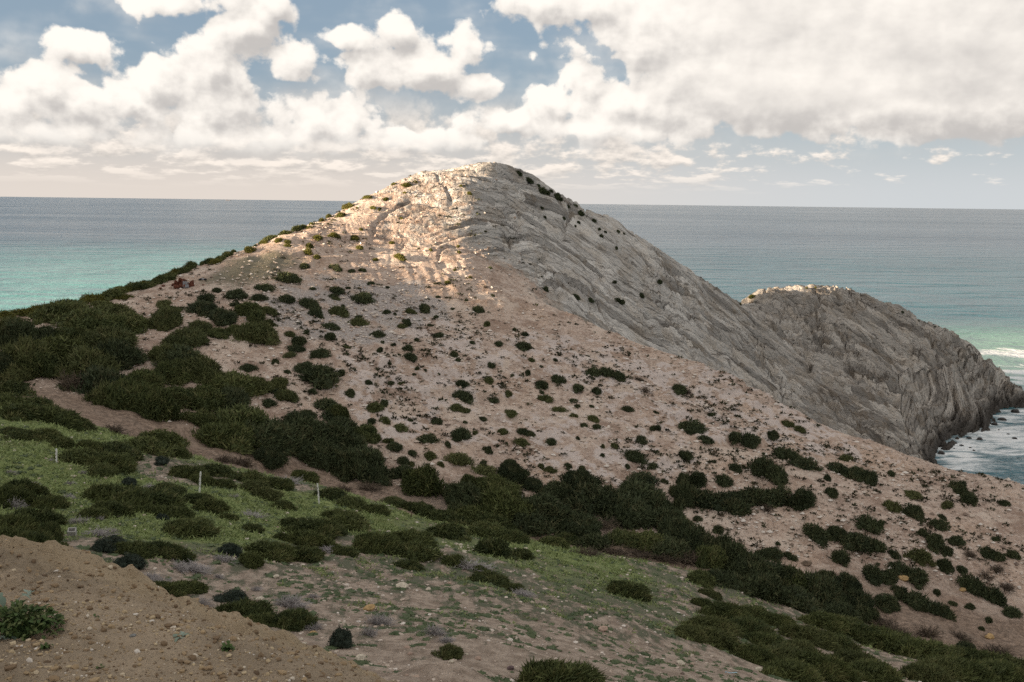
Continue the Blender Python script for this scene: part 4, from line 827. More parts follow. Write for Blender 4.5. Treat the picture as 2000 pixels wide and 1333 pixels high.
zone(SLOPE_MID, 'shrub', FAR, (M_DARK,), 'dark green shrub', 'shrub', 'dark shrubs on the bare slope')
zone(SLOPE_PALE, 'shrub', FAR, (M_LIGHT,), 'pale olive-green shrub', 'shrub', 'pale shrubs on the bare slope')
zone(SLOPE_RIGHT, 'shrub', FAR + MIDB[:2], (M_DARK,), 'dark spur shrub', 'shrub', 'shrubs on the stony spur')
zone(SADDLE, 'bush', MIDB, (M_DARK, M_JUN, M_JUN, M_LIGHT), 'dark saddle-thicket bush', 'bush', 'thicket below the saddle', 60, hmul=0.95, grow=1.25)
zone(THICKET, 'bush', MIDB, (M_DARK, M_DARK, M_JUN), 'blackish-green gully-thicket bush', 'bush', 'thicket in the gully', 0, hmul=1.0, grow=1.28)
zone(GRASSB, 'juniper', NEARB[:2] + MIDB[:2], (M_JUN,), 'spreading juniper', 'bush', 'junipers around the fence posts', 60, grow=1.25)
zone(GRASS_LIGHT, 'bush', MIDB, (M_LIGHT,), 'light green bush', 'bush', 'light green bushes on the near slope', 0)
_by = [(u - 16, v, w, h) for (u, v, w, h) in NEARJ if abs(u - 125) < 45 and abs(v - 1050) < 50]           # beside the concrete block
zone(_by, 'juniper', NEARB, (M_JUN,), 'feathery dark juniper', 'bush', 'junipers behind the earth bank', 0, grow=0.95)
zone([q for q in NEARJ if not (abs(q[0] - 125) < 45 and abs(q[1] - 1050) < 50)], 'juniper', NEARB, (M_JUN,), 'feathery dark juniper', 'bush', 'junipers behind the earth bank', 0, grow=1.36, flat=0.88)
zone(NEARBLUE, 'bush', ROUND, (M_BLUE,), 'bluish-dark fine-leaved bush', 'bush', 'round bluish bushes', 0)
zone(CARPET, 'juniper', NEARB, (M_JUN, M_LIGHT), 'mossy green carpet juniper', 'bush', 'carpet of junipers at the gully lip', 0, grow=1.25)
zone(DRY, 'dry_bush', TWIG, (M_TWIG,), 'leafless grey bush', 'bush', 'dry grey bushes', flat=0.9)
zone(BROWNB, 'dry_bush', TWIG, (M_BROWN,), 'half-bare brown bush', 'bush', 'brown half-bare bushes')
# ------------------------------------------------------------------ things on the slopes
def rock_shape(seed, sub=2, cuts=7, rough=0.10, flat=0.7):
    r = np.random.RandomState(seed); V, F = ico(sub); V = V.copy()
    for i in range(cuts):
        n = r.normal(size=3); n /= np.linalg.norm(n); d = r.uniform(0.55, 0.85); t = V @ n; V -= np.where(t > d, t - d, 0)[:, None] * n
    V *= 1 + rough * fbm(V[:, 0] * 1.6 + seed, V[:, 1] * 1.6, V[:, 2] * 1.6, oct=3)[:, None]
    V[:, 2] *= flat; V[:, 2] -= V[:, 2].min() * 0.75
    return V, F
STONES = [new_mesh('stone_%d' % i, *rock_shape(600 + i), smooth=False) for i in range(6)]
M_PALE = mat_plain('pale_limestone', (0.52, 0.46, 0.37), 0.9, 0.25, 3.0, 0.05)
M_OCHRE = mat_plain('ochre_stone', (0.40, 0.27, 0.13), 0.9, 0.25, 3.0, 0.05)
M_PINK = mat_plain('pinkish_stone', (0.40, 0.29, 0.23), 0.9, 0.25, 3.0, 0.05)
M_GREYST = mat_plain('grey_stone', (0.30, 0.30, 0.29), 0.9, 0.2, 3.0, 0.04)
M_PURPLE = mat_plain('purple_stone', (0.13, 0.09, 0.09), 0.9, 0.25, 3.0, 0.04)
M_WET = mat_plain('wet_black_rock', (0.035, 0.032, 0.03), 0.45, 0.3, 2.0, 0.08)
M_BRROCK = mat_plain('brown_rock', (0.17, 0.125, 0.09), 0.9, 0.45, 1.2, 0.15)
M_DKROCK = mat_plain('dark_brown_rock', (0.05, 0.036, 0.028), 0.9, 0.6, 0.8, 0.2)
M_RUST = mat_plain('rust', (0.12, 0.045, 0.028), 0.8, 0.5, 3.0, 0.02)
M_SHEET = mat_plain('dull_sheet_metal', (0.20, 0.20, 0.21), 0.5, 0.25, 3.0)
M_BLACK = mat_plain('black_plastic', (0.03, 0.028, 0.03), 0.5, 0.3, 4.0)
M_CONC = mat_plain('concrete', (0.33, 0.32, 0.30), 0.9, 0.15, 6.0, 0.01)
M_POST = mat_plain('peeling_white_paint', (0.74, 0.74, 0.71), 0.8, 0.3, 9.0, 0.01)
M_WOOD = mat_plain('weathered_wood', (0.16, 0.13, 0.10), 0.9, 0.3, 9.0, 0.01)
M_BLUEP = mat_plain('light_blue_plastic', (0.28, 0.50, 0.62), 0.45, 0.1, 5.0)
M_SHIP = mat_plain('hazed_ship_paint', (0.30, 0.28, 0.28), 0.6, 0.1, 0.05)  # grey haze of the distance put into the paint colour

LAND = {}                                       # landmarks used in the plants' descriptions
def stone(u, v, w, m, label, group=None, sc=(1, 0.85, 0.75), name='stone'):
    p, where = ground_hit(u, v)
    if p is None: return
    dist = float(np.linalg.norm(p - CAM)); R = 0.5 * w * dist / FPX
    k = (rs.randrange(6), m.name)
    o = link(name, with_mat(STONES[k[0]], m), label=label, category='stone')
    if group: o['group'] = group
    o.location = Vector(p) - Vector((0, 0, 0.06 * R)); o.rotation_euler = (rs.uniform(-.15, .15), rs.uniform(-.15, .15), rs.uniform(-0.6, 0.6)); o.scale = (R * sc[0], R * sc[1], R * sc[2])
    return o
for (u, v, w, m, l) in [(653, 1001, 13, M_PALE, 'smaller white boulder of a pair on the grass below the last fence post'), (672, 1004, 18, M_PALE, 'larger white boulder of a pair on the grass below the last fence post'),
        (142, 933, 12, M_PALE, 'flat pale stone in the green terrace near the first fence post'), (539, 1128, 15, M_PALE, 'pale slab among litter on the bare patch behind the bank'), (508, 1173, 21, M_PALE, 'long flat pale slab beside dry grey bushes'),
        (612, 1239, 16, M_OCHRE, 'orange-brown stone above the round bluish bush'), (572, 1251, 15, M_PALE, 'white stone left of a small heap beside the bank edge'), (588, 1251, 12, M_PALE, 'upright white stone in a small heap beside the bank edge'),
        (594, 1260, 13, M_PALE, 'rounded white stone lowest in a small heap beside the bank edge'), (560, 1005, 11, M_PALE, 'lone white stone on grass between two fence posts'), (759, 1041, 12, M_PALE, 'cream stone at the top of the white rubble streak'),
        (786, 1148, 27, M_PALE, 'broad white slab lying flat on the scrubby slope'), (836, 1153, 13, M_PALE, 'white flat stone next to the broad slab'), (722, 1192, 25, M_OCHRE, 'long yellowish stone among green mats'), (770, 1195, 9, M_PALE, 'small pointed white stone among green mats'),
        (1060, 1200, 9, M_PALE, 'small white stone alone on thin turf'), (796, 1266, 13, M_PINK, 'pinkish boulder at the edge of the bare track'), (801, 1279, 13, M_PINK, 'squat pinkish stone just below a boulder by the track'),
        (677, 1301, 12, M_PINK, 'narrow pink stone half hidden by the bank'), (724, 1300, 11, M_PALE, 'low white stone at the foot of the big block'), (715, 1297, 10, M_PALE, 'small pale stone against the big block'),
        (934, 1288, 16, M_PINK, 'rounded pink-white stone right of the olive bush'), (911, 1280, 9, M_PALE, 'white stone touching the olive bush'), (881, 1295, 13, M_PALE, 'white stone below the olive bush'), (857, 1282, 11, M_PALE, 'white stone left of the olive bush'),
        (878, 1140, 9, M_PINK, 'small pinkish stone on the scrubby slope'), (997, 1308, 18, M_PURPLE, 'dark purple-brown stone by the bare track'), (537, 1128, 9, M_PALE, 'small white stone among litter'), (509, 1172, 9, M_PALE, 'small white stone on the long slab'),
        (1008, 1074, 9, M_PALE, 'first of three white stones on the green lip of the gully'), (1027, 1073, 11, M_PALE, 'middle and roundest of three white stones on the green lip of the gully'), (1051, 1079, 10, M_PALE, 'white stone standing apart on the green lip of the gully'),
        (1178, 1232, 21, M_PINK, 'low pinkish boulder beside a worn footpath'), (1043, 1130, 8, M_PALE, 'small bright stone on the thin turf'), (1483, 1310, 16, M_PALE, 'flat pale stone on the sandy track corner'), (1329, 1297, 18, M_PALE, 'long pale slab on the sandy track corner'),
        (1765, 1134, 22, M_OCHRE, 'tilted tan boulder in the rockfall on the spur'), (1790, 1105, 12, M_PINK, 'pink stone above the tilted boulder in the rockfall'), (1932, 1247, 20, M_OCHRE, 'yellow boulder in the stream bed below the spur'), (1880, 1154, 14, M_OCHRE, 'tan boulder in the rockfall beside dark shrubs'),
        (1576, 1104, 20, M_BRROCK, 'brown pyramidal rock above the gully thicket'), (1760, 1175, 8, M_PINK, 'reddish stone above the long shrub row')]:
    stone(u, v, w, m, l)
LAND['white slab'] = ground_hit(786, 1148)[0]
big = stone(704, 1292, 23, M_PALE, 'squared cream building block resting on the bare track', sc=(0.9, 0.9, 1.05), name='stone_block')
for i in range(26):                             # the streak of white rubble
    t = rs.random(); u = 860 + t * 62 + rs.uniform(-6, 6); v = 1061 + t * 14 + rs.uniform(-6, 8)
    stone(u, v, rs.uniform(5, 10), M_PALE, 'white stone in the rubble streak spilling down beside a juniper', 'white rubble streak')
LAND['white rubble streak'] = ground_hit(890, 1070)[0]

# --- fence posts
def post(u0, v0, u1, v1, label, key, m=M_POST, half=0.055):
    p, _ = ground_hit(u1, v1); d = ray(u0, v0); q = CAM + d * (p[1] / d[1]); ax = q - p; L = np.linalg.norm(ax)
    r = np.random.RandomState(int(u0)); V = []; n = 12
    for i in range(n + 1):
        t = i / n; w = half * (1 - 0.15 * t) * (1 + 0.10 * r.uniform(-1, 1))
        for (a, b) in ((-1, -.8), (-.8, -1), (.8, -1), (1, -.8), (1, .8), (.8, 1), (-.8, 1), (-1, .8)): V.append((a * w + 0.01 * r.normal(), b * w, t * L * 1.03 - 0.03 * L + (0.02 * r.normal() if i == n else 0)))
    F = [[i * 8 + j, i * 8 + (j + 1) % 8, i * 8 + 8 + (j + 1) % 8, i * 8 + 8 + j] for i in range(n) for j in range(8)]
    V.append((0, 0, L * 1.01)); c = len(V) - 1
    F += [[n * 8 + j, n * 8 + (j + 1) % 8, c, c] for j in range(8)]
    F = [f if f[2] != f[3] else f for f in F]
    me = bpy.data.meshes.new('fence_post'); me.from_pydata([tuple(v) for v in V], [], [tuple(dict.fromkeys(f)) for f in F]); me.update()
    root = link('fence_post', None, label=label, category='fence post', group='fence posts'); root.location = Vector(p)
    root.rotation_euler = Vector((0, 0, 1)).rotation_difference(Vector(ax)).to_euler()
    link('shaft', me, m, parent=root)
    for k in range(3):                          # staples where wire once ran
        st = new_mesh('staple', np.array([(x * 0.022, y * 0.012 - half * 1.05, z * 0.03 + L * (0.35 + 0.22 * k)) for x in (-1, 1) for y in (-1, 1) for z in (-1, 1)]), np.array([(0, 1, 3, 2), (4, 6, 7, 5), (0, 4, 5, 1), (2, 3, 7, 6), (0, 2, 6, 4), (1, 5, 7, 3)]), smooth=False)
        link('wire_staple', st, M_RUST, parent=root)
    LAND[key] = p
post(110, 877, 110, 905, 'white fence post at the corner of the bright green terrace, backed by grey bushes', 'first fence post')
post(391.5, 922, 389.5, 964, 'tall straight white fence post rising from junipers at the edge of the grass', 'middle fence post')
post(620, 945, 623.5, 985, 'leaning weathered fence post with peeling paint above two white boulders', 'leaning fence post')
post(804, 998, 804, 1013, 'short dark stake half hidden in junipers on the gully side', 'dark stake', M_WOOD, 0.045)

# --- hollow concrete block
def block():
    p, _ = ground_hit(141, 1047); w, dp, h, t = 0.20, 0.16, 0.20, 0.045
    root = link('concrete_block', None, label='hollow grey concrete block standing on end in grass behind the earth bank', category='block'); root.location = Vector(p) + Vector((0, 0, -0.01)); root.rotation_euler = (0.28, 0.05, 0.25); root.scale = (0.95, 1.2, 0.95)
    def bx(x0, x1, y0, y1, z0, z1):
        return [(x, y, z) for x in (x0, x1) for y in (y0, y1) for z in (z0, z1)]
    Q = [(0, 1, 3, 2), (4, 6, 7, 5), (0, 4, 5, 1), (2, 3, 7, 6), (0, 2, 6, 4), (1, 5, 7, 3)]
    for nm, bxs in (('front_wall', bx(-w, w, -dp, -dp + t, 0, 2 * h)), ('back_wall', bx(-w, w, dp - t, dp, 0, 2 * h)), ('side_wall', bx(-w, -w + t, -dp + t, dp - t, 0.002, 2 * h - 0.003)), ('side_wall', bx(w - t, w, -dp + t, dp - t, 0.002, 2 * h - 0.003)), ('web', bx(-w + t, w - t, -dp + t, dp - t, h * 0.9, h * 1.1))):
        link(nm, new_mesh(nm, np.array(bxs), np.array(Q), smooth=False), M_CONC, parent=root)
    LAND['concrete block'] = p
block()

# --- rusty scrap on the ridge
def scrap():
    p, _ = ground_hit(357, 562); s = float(np.linalg.norm(p - CAM)) / FPX; r = np.random.RandomState(4)
    root = link('scrap_heap', None, label='heap of rust-brown scrap metal with one grey sheet on the sandy ridge', category='scrap heap'); root.location = Vector(p) + Vector((0, 0, -0.1)); root.rotation_euler = (0, -0.15, 0.1)
    def plate(cx, cy, cz, w, h, m, nm, tilt):
        n = 5; V = []; 
        for i in range(n):
            for j in range(n):
                x = (i / (n - 1) - .5) * w; z = (j / (n - 1) - .5) * h; V.append((x + .05 * r.normal() * w * .5, .12 * w * math.sin(2.5 * x / w + r.uniform(0, .6)) + .03 * r.normal(), z + .05 * r.normal()))
        V = np.array(V); nv = len(V); V = np.concatenate([V, V + np.array((0, .05, 0))])
        F = [(i * n + j, (i + 1) * n + j, (i + 1) * n + j + 1, i * n + j + 1) for i in range(n - 1) for j in range(n - 1)]; F += [tuple(nv + k for k in f[::-1]) for f in F]
        ring = [i * n for i in range(n)] + [(n - 1) * n + j for j in range(1, n)] + [i * n + n - 1 for i in range(n - 2, -1, -1)] + [j for j in range(n - 2, 0, -1)]
        F += [(ring[k], ring[(k + 1) % len(ring)], nv + ring[(k + 1) % len(ring)], nv + ring[k]) for k in range(len(ring))]
        o = link(nm, new_mesh(nm, V, np.array(F), smooth=False), m, parent=root); o.location = (cx, cy, cz); o.rotation_euler = tilt
    for (cx, cz, w, h) in ((-1.5, .4, 1.0, .8), (-1.0, .8, .9, 1.0), (-.5, .7, 1.1, 1.2), (0, .95, 1.2, 1.2), (.4, .8, .9, 1.3), (1.6, .55, .7, 1.1), (-1.7, .1, .9, .4), (1.2, .35, .8, .7)):
        plate(cx, r.uniform(-.5, .5), cz, w * 1.1, h * 1.1, M_RUST, 'rusty_plate', (r.uniform(-.5, .5), r.uniform(-.6, .6), r.uniform(-.6, .6)))
    plate(.75, -.6, .6, .95, 1.1, M_SHEET, 'grey_sheet', (-.35, .15, .1))
    for (cx, cz, a) in ((-.8, .35, .4), (.1, .4, -.3)):            # two rusted drums
        V = []; n = 12
        for k in range(5):
            for j in range(n): V.append((-.55 + .275 * k, .30 * (1 + .06 * (k % 2)) * math.cos(j * 2 * math.pi / n), .30 * (1 + .06 * (k % 2)) * math.sin(j * 2 * math.pi / n)))
        F = [(k * n + j, k * n + (j + 1) % n, k * n + n + (j + 1) % n, k * n + n + j) for k in range(4) for j in range(n)]
        me = bpy.data.meshes.new('rusty_drum'); me.from_pydata(V, [], F + [tuple(range(n))[::-1], tuple(range(4 * n, 5 * n))]); me.update()
        o = link('rusty_drum', me, M_RUST, parent=root); o.location = (cx, -.45, cz); o.rotation_euler = (0, .2, a)
    LAND['rusty scrap heap'] = p
    for (u, v, w, m, l) in ((313, 565, 8, M_RUST, 'small rust-brown scrap piece lying downhill of the scrap heap'), (319, 560, 9, M_RUST, 'dark bent scrap piece just downhill of the scrap heap'), (397, 558, 6, M_RUST, 'tiny rusty scrap piece uphill of the scrap heap')):
        o = stone(u, v, w, m, l, name='scrap_piece')
        if o: o['category'] = 'scrap'
    p, _ = ground_hit(396, 548); root = link('debris_pile', None, label='small pile of black plastic and grey rags on the sandy ridge', category='debris'); root.location = Vector(p)
    for (x, z, sx, m, nm) in ((-.35, 0, .42, M_BLACK, 'black_bag'), (.05, 0, .36, M_SHEET, 'grey_rag'), (.45, 0, .33, M_BLACK, 'black_bag')):
        o = link(nm, with_mat(STONES[rs.randrange(6)], m), parent=root); o.location = (x, 0, z); o.scale = (sx, .35, .38)
scrap()

# --- rocks awash below the point
for i, (x, y, w) in enumerate([(725, 928, 60), (1030, 922, 44), (975, 882, 30), (570, 982, 40), (645, 1000, 26), (675, 1025, 30), (330, 1155, 50), (390, 1050, 80), (280, 1130, 50), (505, 1007, 22), (630, 918, 50), (1040, 690, 90), (920, 760, 70), (860, 800, 70), (500, 960, 60), (430, 1010, 60), (1090, 530, 60)]):
    p = at_sea(1750 + x / 4.444, 650 + y / 4.444, 0.0); R = 0.5 * w / 4.444 * np.linalg.norm(p - CAM) / FPX
    o = link('sea_rock', with_mat(STONES[i % 6], M_WET), label='%s black rock awash in the white water under the headland cliff' % ('large' if w > 55 else 'small'), category='rock', group='rocks awash under the cliff')
    o.location = (p[0], p[1], -0.3 * R); o.scale = (R, R * 0.9, R * 0.75); o.rotation_euler = (0, 0, rs.uniform(0, 6))

# --- ship on the horizon
def ship():
    d = ray(446, 388.0); y = 38000.0; x = d[0] / d[1] * y
    root = link('cargo_ship', None, label='tiny pale cargo ship far out on the horizon', category='ship'); root.location = (x, y, 0); root.rotation_euler = (0, 0, 0.2)
    L, B, Hh = 105.0, 16.0, 10.0; V = []; st = ((-1, .8), (-.9, 1), (.7, 1), (.9, .6), (1, .05))
    for (t, w) in st: V += [(t * L, -w * B, Hh), (t * L, w * B, Hh), (t * L * .97, w * B * .8, -6), (t * L * .97, -w * B * .8, -6)]
    F = [(k * 4 + j, k * 4 + (j + 1) % 4, k * 4 + 4 + (j + 1) % 4, k * 4 + 4 + j) for k in range(4) for j in range(4)] + [(0, 1, 2, 3), (16, 17, 18, 19)]
    link('hull', new_mesh('hull', np.array(V), np.array(F), smooth=False), M_SHIP, parent=root)
    def bx(nm, x0, x1, w, z0, z1):
        V = [(x, yy, z) for x in (x0, x1) for yy in (-w, w) for z in (z0, z1)]; link(nm, new_mesh(nm, np.array(V), np.array([(0, 1, 3, 2), (4, 6, 7, 5), (0, 4, 5, 1), (2, 3, 7, 6), (0, 2, 6, 4), (1, 5, 7, 3)]), smooth=False), M_SHIP, parent=root)
    bx('superstructure', -92, -66, 12, 10.1, 38); bx('deck_cargo', -55, 50, 13, 10.1, 20); bx('mast', 78, 81, 1.5, 10.1, 30)
ship()

# --- light blue plastic strip on the track
p, _ = ground_hit(1428, 1316)
V = np.array([(t * 0.6 - 0.3, 0.03 * math.sin(7 * t) + s * 0.025, 0.02 + 0.02 * math.sin(9 * t + 1)) for t in np.linspace(0, 1, 12) for s in (-1, 1)])
V = np.concatenate([V, V + np.array((0, 0, 0.006))]); F = [(2 * k, 2 * k + 2, 2 * k + 3, 2 * k + 1) for k in range(11)]; F += [tuple(24 + i for i in f[::-1]) for f in F]
o = link('plastic_strip', new_mesh('plastic_strip', V, np.array(F)), M_BLUEP, label='crumpled light blue plastic strip on the bare ground by junipers', category='litter'); o.location = Vector(p) + Vector((0, 0, 0.03))
# ------------------------------------------------------------------ fine cover: what nobody could count
OCT_V = np.array([(1, 0, 0), (-1, 0, 0), (0, 1, 0), (0, -1, 0), (0, 0, 1), (0, 0, -1)], float); OCT_F = np.array([(0, 2, 4), (2, 1, 4), (1, 3, 4), (3, 0, 4), (2, 0, 5), (1, 2, 5), (3, 1, 5), (0, 3, 5)])
def mat_tint(name, stops, rough=0.9):
    m, N, b = mat_new(name); t = attr(N, 'tint'); cr = N.n('ShaderNodeValToRGB'); N.set(cr.inputs[0], t)
    el = cr.color_ramp.elements
    while len(el) < len(stops): el.new(0.5)
    for e, (p, c) in zip(el, stops): e.position = p; e.color = c + (1,)
    N.set(b.inputs['Base Color'], cr.outputs[0]); b.inputs['Roughness'].default_value = rough
    return m
M_RUBBLE = mat_tint('mixed_rubble', [(0, (0.16, 0.12, 0.10)), (0.35, (0.36, 0.27, 0.21)), (0.7, (0.50, 0.42, 0.35)), (1, (0.66, 0.60, 0.54))])
M_SCRUB = mat_tint('low_scrub_leaf', [(0, (0.025, 0.026, 0.014)), (0.5, (0.05, 0.055, 0.026)), (0.8, (0.075, 0.058, 0.04)), (1, (0.12, 0.12, 0.06))])
def scatter_shapes(name, P, S, base, faces, tint, m, seed, jit=0.3, squash=0.6, sink=0.2, **props):
    r = np.random.RandomState(seed); n = len(P); k = len(base)
    a = r.uniform(0, 6.283, n); ca, sa = np.cos(a), np.sin(a)
    B = base[None] * (1 + r.uniform(-jit, jit, (n, k, 1))) * np.stack([r.uniform(.7, 1.3, n), r.uniform(.7, 1.1, n), r.uniform(.6, 1.2, n) * squash], 1)[:, None, :]
    X = B[..., 0] * ca[:, None] - B[..., 1] * sa[:, None]; Y = B[..., 0] * sa[:, None] + B[..., 1] * ca[:, None]
    V = np.stack([X, Y, B[..., 2] + squash * (1 - 2 * sink) * 0.5], -1) * S[:, None, None] + P[:, None, :]
    F = (faces[None] + (np.arange(n) * k)[:, None, None]).reshape(-1, faces.shape[1])
    return link(name, new_mesh(name, V.reshape(-1, 3), F, dict(tint=np.repeat(tint, k)), smooth=False), m, kind='stuff', **props)
def leaf_tufts(P, S, nl, seed, spread, rise, ln, wd):
    """tufts of nl leaf triangles each"""
    r = np.random.RandomState(seed); n = len(P)
    a = r.uniform(0, 6.283, (n, nl)); rr = np.sqrt(r.uniform(0, 1, (n, nl))) * spread
    c = np.stack([rr * np.cos(a), rr * np.sin(a), rise * (1 - (rr / (spread + 1e-6)) ** 2) * r.uniform(.3, 1, (n, nl))], -1)
    g = r.normal(size=(n, nl, 3)); g[..., 2] = np.abs(g[..., 2]) * (0.5 + rise); g[..., :2] += c[..., :2] * 1.5; g /= np.linalg.norm(g, axis=-1, keepdims=True)
    s = np.cross(g, r.normal(size=(n, nl, 3))); s /= np.linalg.norm(s, axis=-1, keepdims=True) + 1e-9
    L = ln * r.uniform(.6, 1.4, (n, nl, 1))
    T = np.stack([c - s * wd * L, c + s * wd * L, c + g * L], -2) * S[:, None, None, None] + P[:, None, None, :]
    return T.reshape(-1, 3), np.arange(n * nl * 3).reshape(-1, 3)
rg = np.random.RandomState(21)
def hz_at(x, y): return grid_interp(HZ, HILL_S, HILL_Y, 10.0, x, y)
def sz_at(x, y): return grid_interp(SZ, SLOPE_S, SLOPE_Y, 4.0, x, y)
def samp(M, x, y): return grid_interp(M, HILL_S, HILL_Y, 10.0, x, y)

# rubble and little dark tufts on the bare hill
n = 60000; y = rg.uniform(118, 240, n) ; x = rg.uniform(-.6, .6, n) * y
z = hz_at(x, y); rk = samp(ROCK, x, y); gv = samp(GRAVEL, x, y); cr_ = samp(CRUST, x, y)
dens = 0.25 + 0.75 * sstep(-0.3, 0.6, fbm(x / 8, y / 8, oct=3)) + gv * 0.8
ok = (rg.uniform(0, 1.5, n) < dens * (1 - 0.85 * rk)) & (z > 2) & (y < edge_y(x) + 40) & ((x < 8) | (y < edge_y(x)))
P = np.stack([x, y, z], 1)[ok][:21000]; S = 0.10 + 0.30 * rg.uniform(0, 1, len(P)) ** 4 + 0.05 * rg.uniform(0, 1, len(P))
scatter_shapes('scattered_rubble', P, S * 1.1, OCT_V, OCT_F, np.clip(rg.normal(0.66, 0.27, len(P)), 0, 1), M_RUBBLE, 3, label='loose pale and brown rubble strewn over the bare hillside', category='rubble')
n = 30000; y = rg.uniform(118, 236, n); x = rg.uniform(-.58, .6, n) * y; z = hz_at(x, y); rk = samp(ROCK, x, y)
u_ = 1000 + 1944 * x / y
band = 1.6 * sstep(0.05, 0.6, fbm(x / 11 + 5, y / 11, oct=4)) + 0.10 + 0.9 * sstep(10, 25, x) * sstep(-.4, .4, fbm(x / 7, y / 7 + 4, oct=2))
ok = (rg.uniform(0, 2.0, n) < band * (1 - 0.8 * rk)) & ((x < 8) | (y < edge_y(x) - 0.5)) & (z > 3)
P = np.stack([x, y, z], 1)[ok][:5200]; S = 0.16 + 0.42 * rg.uniform(0, 1, len(P)) ** 3
V, F = leaf_tufts(P, S, 14, 8, 0.9, 0.75, 0.75, 0.35)
link('low_scrub', new_mesh('low_scrub', V, F, dict(tint=np.repeat(np.clip(rg.beta(1.3, 2.2, len(P)), 0, 1), 14 * 3)), smooth=False), M_SCRUB, kind='stuff', label='knee-high dark scrub dotted over the bare hillside', category='scrub')

# near slope: turf, creeping mats, stones
def slope_pts(n, y0, y1, lim=0.62):
    y = np.exp(rg.uniform(math.log(y0), math.log(y1), n)); x = rg.uniform(-lim, lim, n) * (y + 4); return x, y, sz_at(x, y), grid_interp(GREEN, SLOPE_S, SLOPE_Y, 4.0, x, y)
x, y, z, g = slope_pts(150000, 22, 104)
ok = rg.uniform(0, 1, len(x)) < sstep(0.5, 0.9, g + 0.35 * fbm(x / 2, y / 2, oct=2))
P = np.stack([x, y, z - 0.01], 1)[ok][:34000]; S = (0.05 + 0.0016 * P[:, 1]) * rg.uniform(.6, 1.5, len(P))
V, F = leaf_tufts(P, S, 4, 9, 0.8, 0.7, 1.2, 0.16)
link('grass', new_mesh('grass', V, F, dict(tint=np.repeat(np.clip(rg.normal(.5, .25, len(P)), 0, 1), 12)), smooth=False), M_GRASS, kind='stuff', label='short bright winter grass on the terraces', category='grass')
x, y, z, g = slope_pts(60000, 20, 100)
pm = fbm(x / 3.0, y / 2.0, oct=4, gain=0.65)
ok = (pm > 0.10 - 0.6 * (g - 0.25)) & (g > 0.06)
P = np.stack([x, y, z - 0.01], 1)[ok][:12500]; S = (0.07 + 0.25 * rg.uniform(0, 1, int(min(12500, ok.sum()))) ** 2) * (0.7 + 0.006 * P[:, 1]); n = len(P)
V, F = leaf_tufts(P, S, 12, 10, 1.0, 0.42, 0.30, 0.38); tm = np.clip(rg.normal(.4, .28, n), 0, 1)
bv, bf = ico(1); k = len(bv); a_ = rg.uniform(0, 6.283, n)                      # each mat: a low cushion under its leaves
B = bv[None] * (1 + rg.uniform(-.35, .35, (n, k, 1))) * np.array((1.0, 0.75, 0.30)); ca, sa = np.cos(a_)[:, None], np.sin(a_)[:, None]
B = np.stack([B[..., 0] * ca - B[..., 1] * sa, B[..., 0] * sa + B[..., 1] * ca, B[..., 2] + 0.03], -1) * S[:, None, None] + P[:, None, :]
V2 = np.concatenate([V, B.reshape(-1, 3)]); F2 = np.concatenate([F, (bf[None] + (np.arange(n) * k)[:, None, None]).reshape(-1, 3) + len(V)])
link('creeping_mat', new_mesh('creeping_mat', V2, F2, dict(tint=np.concatenate([np.repeat(tm, 36), np.repeat(tm * 0.6, k)])), smooth=False), M_MAT, kind='stuff', label='dark green creeping mats patching the bare soil of the near slope', category='ground cover')
x, y, z, g = slope_pts(15000, 18, 100); ok = rg.uniform(0, 1, len(x)) < 0.35 + 0.65 * sstep(-.1, .5, fbm(x / 5, y / 5, oct=2))
P = np.stack([x, y, z], 1)[ok]; S = (0.025 + 0.0006 * P[:, 1]) * (0.6 + 2.0 * rg.uniform(0, 1, len(P)) ** 5)
scatter_shapes('small_stones', P, S, *ico(1), np.clip(rg.normal(.68, .2, len(P)), 0, 1), M_RUBBLE, 5, label='small pale stones strewn over the near slope', category='stones')

# ------------------------------------------------------------------ earth bank: clods, pebbles and weeds
def bank_z(x, y):
    i = np.clip((np.asarray(y) - 2.2) / (8.8 / 279), 0, 278.99); j = np.clip((np.asarray(x) + 6.5) / (9.0 / 359), 0, 358.99)
    a, b = i.astype(int), j.astype(int); fi, fj = i - a, j - b
    return (bz[a, b] * (1 - fj) + bz[a, b + 1] * fj) * (1 - fi) + (bz[a + 1, b] * (1 - fj) + bz[a + 1, b + 1] * fj) * fi
def bank_hit(u, v):
    d = ray(u, v); y = np.arange(2.4, 10.9, 0.01); t = y / d[1]; x = d[0] * t; z = CAM[2] + d[2] * t; below = z < bank_z(x, y)
    i = int(np.argmax(below)); return np.array((x[i], y[i], z[i]))
n = 9000; y = rg.uniform(4.2, 8.6, n); x = rg.uniform(-.58, .02, n) * y; cl = fbm(x / .5, y / .5, oct=2)
fy = np.interp(x, FOOT[:, 0], FOOT[:, 1]); near = sstep(0.5, -0.2, y - fy)
ok = rg.uniform(0, 1, n) < (0.25 + 0.9 * near) * sstep(-.5, .5, cl)
P = np.stack([x, y, bank_z(x, y)], 1)[ok]; S = 0.004 + 0.016 * rg.uniform(0, 1, len(P)) ** 6 + 0.003 * rg.uniform(0, 1, len(P))
M_PEB = mat_tint('bank_pebbles', [(0, (0.13, 0.09, 0.06)), (0.4, (0.30, 0.22, 0.13)), (0.8, (0.46, 0.37, 0.24)), (1, (0.55, 0.50, 0.44))])
scatter_shapes('pebbles', P, S, *ico(1), np.clip(rg.normal(.6, .25, len(P)), 0, 1), M_PEB, 6, jit=.38, squash=.7, label='pebbles and yellowish chips littering the earth bank', category='pebbles')
n = 5000; y = rg.uniform(4.5, 9.0, n); x = rg.uniform(-.58, .02, n) * y
